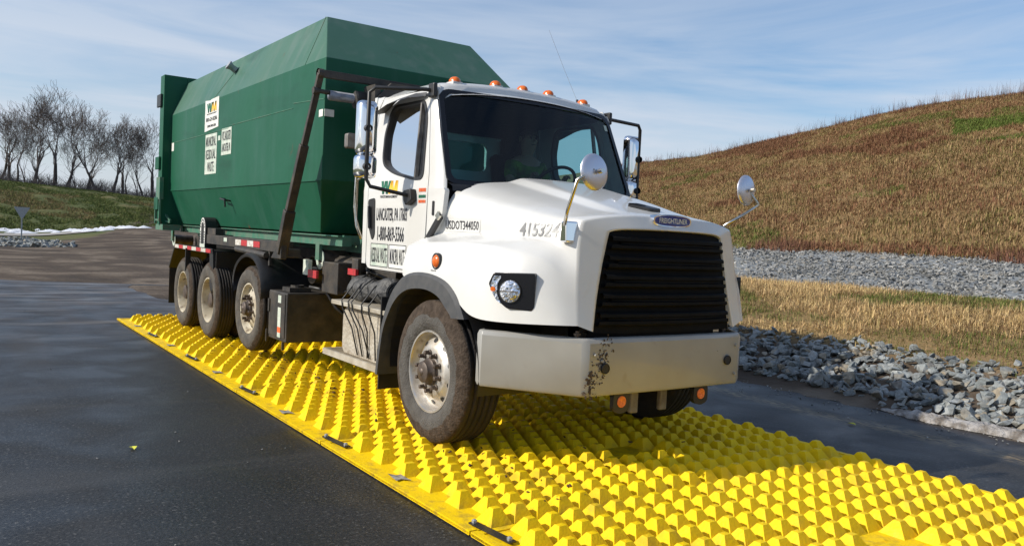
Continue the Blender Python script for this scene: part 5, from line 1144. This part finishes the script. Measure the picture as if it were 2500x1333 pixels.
# -- door mirrors
for sg in (-1, 1):
    m = MB(); xo = 1.375 if sg < 0 else 1.46; yo = .88 if sg < 0 else .68; dY = 0 if sg < 0 else -.22; dX = 0 if sg < 0 else .08; bar = [(sg*.93, .60, 2.80), (sg*1.0, .62, 2.805), (sg*(xo-.045), yo-.02, 2.80), (sg*xo, yo, 2.76), (sg*xo, yo, 2.06), (sg*(xo-.035), yo-.01, 2.0), (sg*1.10, .74, 1.95), (sg*1.03, .72, 1.94)]
    m.tube(bar, .0165, 10); MR = build(m, 'mirror', 'black', smooth=True)
    m = MB(); m.box((sg*.93, .55, 2.745), (sg*.97, .645, 2.86)); build(m, 'mirror_mount', 'black', MR, bevel=.012); m = MB(); m.prism(roundpoly([(.81, 1.985), (.68, 2.0), (.66, 1.90), (.76, 1.86), (.80, 1.91)], .02), lambda p, sg=sg: (sg*1.075, p[0], p[1]), lambda p, sg=sg: (sg*1.015, p[0], p[1])); build(m, 'mirror_mount', 'black', MR, bevel=.008)
    for zc, hh, hw, nm in ((2.48, .225, .085, 'mirror_shell'), (2.165, .098, .092, 'wide_angle_shell')):
        cx_ = sg*(1.345+dX); rows = []
        for q, gq in ((0, 1), (.03, 1.0), (.065, .93), (.095, .72), (.108, .35), (.11, .02)):
            rows.append([Vector((cx_ + p[0]*gq, 1.0 + dY - q, zc + p[1]*(1-(1-gq)*.45 if gq > .3 else gq*1.3))) for p in rrect(-hw, -hh, hw, hh, .045, 5)])
        m = MB(); m.grid(rows, close=True); sh = build(m, nm, 'chrome', MR, smooth=True)
        build(MB().add([Vector((cx_ + p[0]*.95, 1.002 + dY, zc+p[1]*.96)) for p in rrect(-hw, -hh, hw, hh, .045, 5)], [tuple(range(24))]), 'mirror_glass', 'mirror_glass', MR)
    m = MB(); 
    for z in (2.47, 2.16): m.lathe([(.865+dY, .03), (.91+dY, .034)], (sg*(1.37+dX), 0, z), 'y', 12)
    m.tube([(sg*(1.345+dX), .96+dY, 2.28), (sg*(1.345+dX), .96+dY, 2.24)], .02, 8); build(m, 'mirror_clamp', 'black', MR)
# -- round hood mirrors
for sg, c, el, bs in ((-1, (-.775, -1.25, 2.09), [(-.80, -1.27, 2.105), (-.92, -1.26, 2.03), (-.89, -1.14, 1.84), (-.855, -1.07, 1.74)], (-.845, -1.065, 1.705)), (1, (1.01, -1.03, 2.105), [(1.03, -1.05, 2.09), (1.15, -1.05, 2.0), (.98, -1.04, 1.91), (.80, -1.0, 1.81)], (.80, -.98, 1.72))):
    m = MB().tube([el[0], el[1]] + el[2:], .012, 10); HM = build(m, 'hood_mirror', 'chrome_dull', smooth=True)
    c = Vector(c); nrm = Vector((-.08, .93, -.1)).normalized() if sg < 0 else Vector((-.12, .97, -.05)).normalized()
    tx = nrm.cross(Vector((0, 0, 1))).normalized(); ty = nrm.cross(tx); m = MB(); rows = []
    for q, r in ((-.030, .003), (-.029, .03), (-.023, .075), (-.013, .105), (-.004, .120), (.006, .122), (.010, .116), (.008, .002)): rows.append([c + nrm*q + tx*r*math.cos(t) + ty*r*math.sin(t) for t in np.linspace(0, 6.283, 37)[:-1]])
    m.grid(rows, close=True); build(m, 'mirror_dish', 'dish', HM, auto=50); m = MB(); m.tube([c - nrm*.075, c - nrm*.04], .016, 8); build(m, 'mirror_knob', 'chrome_dull', HM)
    b_ = Vector(bs); nb = MB(); nb.prism(roundpoly([(-.035, -.075), (.035, -.075), (.030, .06), (-.025, .065)], .012), lambda p, b_=b_, sg=sg: (b_.x + sg*.012, b_.y + p[0], b_.z + p[1]), lambda p, b_=b_, sg=sg: (b_.x - sg*.10, b_.y + p[0], b_.z + p[1])); build(nb, 'mirror_base', 'chrome', HM, bevel=.012)
# -- interior: seats, dash, wheel
it = MB()
for x in (-.52, .52):
    it.box((x-.25, .95, 1.75), (x+.25, 1.45, 1.92)); it.bar((x, 1.42, 1.88), (x, 1.55, 2.45), .46, .12, (0, 1, 0)); it.box((x-.13, 1.48, 2.45), (x+.13, 1.58, 2.62))
build(it, 'seat', 'seat', bevel=.03)
ds = MB(); ds.prism([(.28, 1.5), (.28, 2.02), (.45, 2.06), (.62, 2.0), (.68, 1.85), (.60, 1.5)], lambda p: (-.94, p[0], p[1]), lambda p: (.94, p[0], p[1])); build(ds, 'dashboard', 'seat', bevel=.02)
tor = MB(); c = Vector((.50, .80, 2.14)); ax_ = Vector((0, .75, .66)).normalized(); t1 = Vector((1, 0, 0)); t2 = ax_.cross(t1)
tor.grid([[c + (t1*math.cos(a) + t2*math.sin(a))*(.225 + .016*math.cos(b)) + ax_*.016*math.sin(b) for b in np.linspace(0, 6.283, 9)[:-1]] for a in np.linspace(0, 6.283, 41)], close=True); tor.tube([c, c - ax_*.3], .03, 8); tor.bar(c-t1*.22, c+t1*.22, .04, .015); build(tor, 'steering_wheel', 'black', smooth=True)

# ------------------------------------------------------------------ driver
def skinned(name, joints, edges, mat_, parent=None, root=0, lv=2):
    me = bpy.data.meshes.new(name); me.from_pydata([j[0] for j in joints], edges, []); me.update(); me.materials.append(MT[mat_])
    o = bpy.data.objects.new(name, me); COL.objects.link(o); me.skin_vertices or None
    md = o.modifiers.new('skin', 'SKIN'); md.use_smooth_shade = True
    for i, j in enumerate(joints):
        sv = me.skin_vertices[0].data[i]; rr5 = j[1] if isinstance(j[1], tuple) else (j[1], j[1]); sv.radius = rr5; sv.use_root = (i == root)
    su = o.modifiers.new('subdivision', 'SUBSURF'); su.levels = lv; su.render_levels = lv
    if parent: o.parent = parent
    return o
def make_skin(name, joints, edges, mat_, **k):
    # the skin layer has to exist before the radii are written
    me = bpy.data.meshes.new(name); b = bmesh.new(); ly = b.verts.layers.skin.verify(); vs = []
    for i, (p, r) in enumerate(joints):
        v = b.verts.new(p); v[ly].radius = (r, r) if not isinstance(r, tuple) else r; v[ly].use_root = (i == 0); vs.append(v)
    for a, c_ in edges: b.edges.new((vs[a], vs[c_]))
    b.to_mesh(me); b.free(); me.materials.append(MT[mat_]); o = bpy.data.objects.new(name, me); COL.objects.link(o)
    o.modifiers.new('skin', 'SKIN').use_smooth_shade = True; su = o.modifiers.new('subdivision', 'SUBSURF'); su.levels = 2; su.render_levels = 2; return o
bx, by = .50, 1.26
J = [((bx, by, 1.99), .13), ((bx, by+.02, 2.12), .14), ((bx, by+.02, 2.28), .155), ((bx, by, 2.38), .10), ((bx, by-.01, 2.44), .055), ((bx, by-.03, 2.52), .075), ((bx, by-.045, 2.60), .088), ((bx, by-.03, 2.66), .06),
     ((bx-.17, by, 2.34), .062), ((bx-.24, by-.08, 2.18), .048), ((bx-.20, by-.28, 2.14), .038), ((bx-.19, by-.37, 2.20), .028),
     ((bx+.17, by, 2.34), .062), ((bx+.24, by-.08, 2.18), .048), ((bx+.20, by-.28, 2.14), .038), ((bx+.19, by-.37, 2.20), .028),
     ((bx-.10, by-.08, 1.97), .09), ((bx-.12, by-.45, 1.98), .065), ((bx-.12, by-.55, 1.62), .045), ((bx-.12, by-.66, 1.50), .035),
     ((bx+.10, by-.08, 1.97), .09), ((bx+.12, by-.45, 1.98), .065), ((bx+.12, by-.55, 1.62), .045), ((bx+.12, by-.66, 1.50), .035)]
Eg = [(0,1),(1,2),(2,3),(3,4),(4,5),(5,6),(6,7),(3,8),(8,9),(9,10),(10,11),(3,12),(12,13),(13,14),(14,15),(0,16),(16,17),(17,18),(18,19),(0,20),(20,21),(21,22),(22,23)]
for sgn, wr_ in ((-1, 11), (1, 15)):   # curled fingers and a thumb on the rim
    p = Vector(J[wr_][0]); nf = len(J)
    for f in range(4):
        x = p.x + (-.024 + f*.016); a = len(J); ln = (.9, 1, 1, .85)[f]
        J += [((x, p.y-.028, p.z+.030), .010), ((x, p.y-.05*ln, p.z+.052*ln), .009), ((x, p.y-.078*ln, p.z+.045*ln), .008), ((x, p.y-.082*ln, p.z+.02), .007)]; Eg += [(wr_, a), (a, a+1), (a+1, a+2), (a+2, a+3)]
    a = len(J); J += [((p.x - sgn*.035, p.y-.02, p.z+.008), .011), ((p.x - sgn*.045, p.y-.05, p.z+.005), .009)]; Eg += [(wr_, a), (a, a+1)]
person = make_skin('person', J, Eg, 'skin'); tag(person, 'driver in a lime hi-vis shirt sitting behind the steering wheel', 'person')
def child(o, p): o.parent = p; return o
shirt = make_skin('shirt', [((bx, by, 2.0), .145), ((bx, by+.02, 2.12), .155), ((bx, by+.02, 2.28), .17), ((bx, by, 2.385), .11), ((bx-.17, by, 2.34), .075), ((bx-.235, by-.07, 2.19), .06), ((bx+.17, by, 2.34), .075), ((bx+.235, by-.07, 2.19), .06)], [(0, 1), (1, 2), (2, 3), (3, 4), (4, 5), (3, 6), (6, 7)], 'hivis'); child(shirt, person)
trs = make_skin('trousers', [((bx, by, 1.98), .14), ((bx-.10, by-.08, 1.97), .10), ((bx-.12, by-.45, 1.98), .078), ((bx-.12, by-.55, 1.62), .058), ((bx+.10, by-.08, 1.97), .10), ((bx+.12, by-.45, 1.98), .078), ((bx+.12, by-.55, 1.62), .058)], [(0, 1), (1, 2), (2, 3), (0, 4), (4, 5), (5, 6)], 'seat'); child(trs, person)
hm = MB(); rows = []
for th in np.linspace(.02, 1.75, 8): rows.append([(bx + .092*math.sin(th)*math.cos(a), by-.03 + .100*math.sin(th)*math.sin(a) + .012, 2.605 + .095*math.cos(th) + (.05 if math.sin(a) < -.4 and th > 1.2 else 0)) for a in np.linspace(0, 6.283, 19)[:-1]])
hm.grid(rows, close=True); h_ = hm.build('hair', 'hair', smooth=True); child(h_, person)
fc = MB(); fc.add([(bx-.012, by-.125, 2.575), (bx+.012, by-.125, 2.575), (bx, by-.148, 2.580), (bx, by-.120, 2.615)], [(0, 1, 2), (0, 2, 3), (2, 1, 3)]); nose = fc.build('nose', 'skin'); child(nose, person)
fc = MB()
for sx_ in (-1, 1): fc.lathe([(-.01, .001), (-.008, .009), (0, .012)], (bx+sx_*.032, by-.115, 2.612), 'y', 10)
child(fc.build('eyes', 'ink'), person); child(MB().box((bx-.022, by-.122, 2.545), (bx+.022, by-.112, 2.551)).build('mouth', 'hair'), person)
fc = MB()
for sx_ in (-1, 1): fc.lathe([(0, .001), (.004*sx_, .022), (.014*sx_, .026), (.016*sx_, .001)], (bx+sx_*.088, by-.03, 2.60), 'x', 10)
child(fc.build('ears', 'skin'), person)

# ------------------------------------------------------------------ rolled tarp on the step
tp = MB(); rows = []
for k in range(26):
    t = k/25; y = 1.80 - t*.80; r = .105 + .018*math.sin(t*9) + .012*math.sin(t*23) - .03*(abs(t-.5)*2)**6; rows.append([(-.98 + r*1.15*math.cos(a) + .01*math.sin(5*a+t*9), y + .02*math.sin(3*a), 1.095 + .02*t + r*(1+.08*math.sin(4*a+t*14))*math.sin(a)) for a in np.linspace(0, 6.283, 25)[:-1]])
tp.grid(rows, close=True); tp.add(rows[0], [tuple(range(24))])
TP = tp.build('rolled_tarp', 'tarp', smooth=True); tag(TP, 'black rolled tarp strapped on top of the light grey side step', 'tarp')
spr = MB(); spr.grid([[(-.98 + (.10*(1-q))*1.15*math.cos(a), .995 + .05*q, 1.115 + .10*(1-q)*math.sin(a)) for a in np.linspace(0, 6.283, 25)[:-1]] for q in (0, .25, .5, .8)], close=True); o = spr.build('tarp_end', 'black_gloss'); o.parent = TP
spr = MB()
for q in (.035, .065, .088): spr.grid([[(-.98 + q*1.15*math.cos(a), .985, 1.115 + q*math.sin(a)) for a in np.linspace(0, 6.283, 25)[:-1]], [(-.98 + (q+.012)*1.15*math.cos(a), .990, 1.115 + (q+.012)*math.sin(a)) for a in np.linspace(0, 6.283, 25)[:-1]]], close=True)
o = spr.build('tarp_layer', 'tarp'); o.parent = TP
for k, (y, d) in enumerate(((1.64, -.24), (1.50, -.20), (1.43, -.27), (1.22, -.02), (1.08, -.04))):
    b_ = MB(); b_.tube([(-.86, y, 1.18), (-.98, y, 1.225), (-1.09, y, 1.15), (-1.21, y, 1.0), (-1.208, y+d*.1, .93), (-1.15, y+d*.45, .76), (-1.145, y+d, .53)], .0065, 6); o = b_.build('bungee_cord', 'black', smooth=True); o.parent = TP

# ------------------------------------------------------------------ container
CT = empty('roll_off_container', (0, 5.5, 1.5), 'large green steel waste container with chamfered top and bottom sides riding on the truck', 'container')
def cbuild(mb, name, m, parent=None, **k):
    o = mb.build(name, m, None, **k); p = parent or CT; o.parent = p; o.matrix_parent_inverse = (Matrix.Translation(CT.location) if p is CT else Matrix.Identity(4)).inverted(); return o
YR = 8.72
KS = 3.148/3.033
def ky(y): return -5.293 + (y + 5.293)*KS
def kz(z): return 1.65 + (z - 1.65)*KS
def ring(Y0, x, z, sg): return (sg*x, Y0, z)
LV = [(.93, 2.88, 1.59), (1.12, 2.44, 2.12), (1.12, 2.44, 3.315), (.89, 3.02, 3.86)]
bd = MB(); V = []
for sg in (-1, 1):
    for x, y, z in LV: V.append((sg*x, y, z))
    for x, y, z in LV: V.append((sg*x, YR, z))
# indices: -side front 0-3, -side rear 4-7, +side front 8-11, rear 12-15
F = [(0, 1, 5, 4), (1, 2, 6, 5), (2, 3, 7, 6), (8, 12, 13, 9), (9, 13, 14, 10), (10, 14, 15, 11), (0, 8, 9, 1), (1, 9, 10, 2), (2, 10, 11, 3), (3, 11, 15, 7), (0, 4, 12, 8)]
bd.add(V, F); BODY = cbuild(bd, 'body', ['green', 'green_sky_sheen'], bevel=.008)
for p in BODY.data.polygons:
    if p.center.z > 3.4: p.material_index = 1  # upper slopes and top take the green with sky sheen painted in
# weld seams: thin proud beads
wl = MB(); X_s = -1.122
wl.bar((X_s, 2.45, 2.91), (X_s, 3.3, 2.95), .006, .006); wl.bar((X_s, 3.3, 2.90), (X_s, 5.6, 2.90), .006, .006); wl.bar((X_s, 5.6, 2.87), (X_s, 8.7, 2.87), .006, .006)
wl.bar((-1.122, 3.0, 3.315), (-.892, 3.05, 3.862), .006, .006); wl.bar((-1.122, 6.40, 3.315), (-.97, 5.85, 3.68), .006, .006)
cbuild(wl, 'weld_seam', 'green_light', BODY)
cbuild(MB().bar((-1.121, 2.45, 2.115), (-1.121, 8.7, 2.115), .010, .016), 'lower_seam', 'green', BODY)
# vent cap on the upper slope, hook loop on the lower slope
m = MB(); n_ = Vector((-.86, 0, .51)); c0 = Vector((-.985, 5.85, 3.665)); m.tube([c0, c0+n_*.06, c0+n_*.10], [.045, .04, .055], 14); m.tube([c0+n_*.10, c0+n_*.12], [.06, .06], 14); cbuild(m, 'vent_cap', 'galv', BODY, auto=40)
m = MB(); cbuild(m.tube([(-1.04, 5.85, 1.96), (-1.13, 5.85, 1.96), (-1.13, 5.65, 1.94), (-1.04, 5.65, 1.93)], .012, 6).tube([(-1.13, 5.65, 1.94), (-1.12, 5.66, 1.85)], .012, 6), 'hook_loop', 'black', BODY)
# rear frame and door
rfm = MB()
for sg in (-1, 1): rfm.box((sg*.90, 8.725, 1.56), (sg*1.25, 8.82, 3.95)); rfm.box((sg*1.18, 8.82, 1.56), (sg*1.25, 8.98, 3.95))
rfm.box((-.90, 8.725, 3.78), (.90, 8.82, 3.95)); rfm.box((-1.18, 8.82, 3.87), (1.18, 8.98, 3.955)); rfm.box((-.90, 8.725, 1.46), (.90, 8.9, 1.64)); RFM = cbuild(rfm, 'rear_frame', 'green', bevel=.008)
dr = MB(); dr.box((-1.23, 8.985, 1.58), (1.23, 9.07, 3.93)); DRR = cbuild(dr, 'rear_door', 'green', bevel=.01)
for z in (3.55, 2.55, 1.9): cbuild(MB().box((-1.285, 8.80, z-.10), (-1.252, 9.06, z+.10)), 'hinge', 'black' if z > 3 else 'green', DRR, bevel=.006)
m = MB(); m.box((-1.28, 8.70, 1.97), (-1.22, 8.95, 2.32)); m.box((-1.28, 8.70, 1.56), (-1.255, 8.73, 1.97)); m.bar((-1.27, 8.98, 1.92), (-1.12, 8.62, 1.63), .03, .03); m.bar((-1.27, 8.98, 1.64), (-1.12, 8.62, 1.61), .03, .03); m.bar((-1.27, 8.98, 1.92), (-1.27, 8.98, 1.58), .03, .03); m.box((-1.26, 8.5, 1.48), (-1.0, 9.0, 1.57)); cbuild(m, 'ratchet_latch', 'green_light')
# sills, cross members, rollers
sl2 = MB()
for sg in (-1, 1): sl2.box((sg*.88, 2.43, 1.465), (sg*.78, 8.72, 1.56)); sl2.box((sg*.88, 2.43, 1.56), (sg*.93, 8.72, 1.572)); sl2.box((sg*.62, 2.5, 1.40), (sg*.50, 8.9, 1.56))
for y in np.arange(2.6, 8.3, .45): sl2.box((-.78, y, 1.48), (.78, y+.06, 1.575))
cbuild(sl2, 'floor_sill', 'green_light')
for sg in (-1, 1):
    for y, x, r in ((2.95, .90, .10), (9.2, .93, .09)):
        m = MB(); m.box((sg*(x+.03), y-.05, 1.30), (sg*(x-.0), y+.05, 1.47)); bk = cbuild(m, 'roller_bracket', 'green_light')
        m = MB(); m.lathe([(sg*(x-.005), .01), (sg*(x-.005), r), (sg*(x-.30), r), (sg*(x-.30), .01)], (0, y, 1.31), 'x', 26); cbuild(m, 'roller', 'hub', bk, auto=40); m = MB(); m.lathe([(sg*(x-.003), r*.5), (sg*(x-.003), r+.004), (sg*(x-.012), r+.004)], (0, y, 1.31), 'x', 26); cbuild(m, 'roller_rim', 'label_old', bk)
# signs on the side
def cs(y0, z0, off=.003): return lambda u, v: (-1.12-off, ky(y0-u), kz(z0+v))
def plate(y0, z0, w_, h_, m, nm='sign', notch=False):
    P = [(0, 0), (w_, h_*.07 if notch else 0), (w_, h_), (w_*.5, h_*.985), (w_*.35, h_*.96), (0, h_)] if notch else [(0, 0), (w_, 0), (w_, h_), (0, h_)]
    f = cs(y0, z0, .004); g_ = cs(y0, z0, -.0)
    return cbuild(MB().prism(P, lambda p: f(*p), lambda p: g_(*p)), nm, m, BODY)
plate(6.31, 2.855, .64, .42, 'label', notch=True)
wm_ = lambda u, v: cs(6.31, 2.855, .006)(.09+u, .245+v)
def wml(fn, h, w_):
    q = w_/2; s = q*.26; g = MB(); y = MB()
    def para(x0, x1, x2, x3): return [(x0, h), (x1, h), (x2, 0), (x3, 0)]
    for P in (para(0, s, q*.34+s*.35, q*.34-s*.45), para(q*.40, q*.40+s*.8, q*.34+s*.35, q*.34-s*.25), para(q*.48, q*.48+s, q*.78+s*.3, q*.78-s*.5), para(q*.90, q*.90+s, q*.80+s*.35, q*.80-s*.4)): g.add([fn(*p) for p in P], [(0, 1, 2, 3)])
    for P in (para(q*1.10, q*1.10+s, q*1.06+s*.4, q*1.06-s*.4), para(q*1.10, q*1.10+s*.95, q*1.50+s*.3, q*1.50-s*.5), para(q*1.66, q*1.66+s*.95, q*1.52+s*.3, q*1.52-s*.5), para(q*1.66, q*1.66+s*.95, q*1.80+s*.7, q*1.80-s*.25)): y.add([fn(*p) for p in P], [(0, 1, 2, 3)])
    cbuild(g, 'logo_green_letter', 'ink_green', BODY); cbuild(y, 'logo_yellow_letter', 'ink_yellow', BODY)
wml(wm_, .125, .46)
def ctext(s, y0, z0, h, wd, m='ink', b=.02): cbuild(text_mb(s, cs(y0, z0, .006), h, wd, bold=b), 'lettering', m, BODY)
ctext('WASTE MANAGEMENT', 6.22, 3.07, .02, .46); ctext('800-624-8286', 6.25, 2.98, .055, .52); ctext('www.wm.com', 6.18, 2.90, .035, .40)
plate(6.25, 2.28, .54, .53, 'label_old')
ctext('MUNICIPAL', 6.21, 2.645, .13, .46, b=.01); ctext('RESIDUAL', 6.21, 2.475, .13, .46, b=.01); ctext('WASTE', 6.12, 2.31, .13, .30, b=.01)
plate(5.50, 2.50, .42, .335, 'label_old'); ctext('WC LANCASTER', 5.47, 2.68, .12, .36, b=.01); ctext('LANCASTER, PA', 5.47, 2.525, .12, .36, b=.01)
plate(5.66, 2.70, .10, .06, 'label_old', 'small_plate'); plate(8.15, 2.70, .13, .13, 'label', 'small_plate')
for a in ((-1.126, 2.46, 2.74),): cbuild(MB().box((a[0], a[1], a[2]), (a[0]+.005, a[1]+.10, a[2]+.07)).box((-1.12, 2.432, 2.74), (-1.02, 2.437, 2.81)), 'corner_reflector', 'label', BODY)
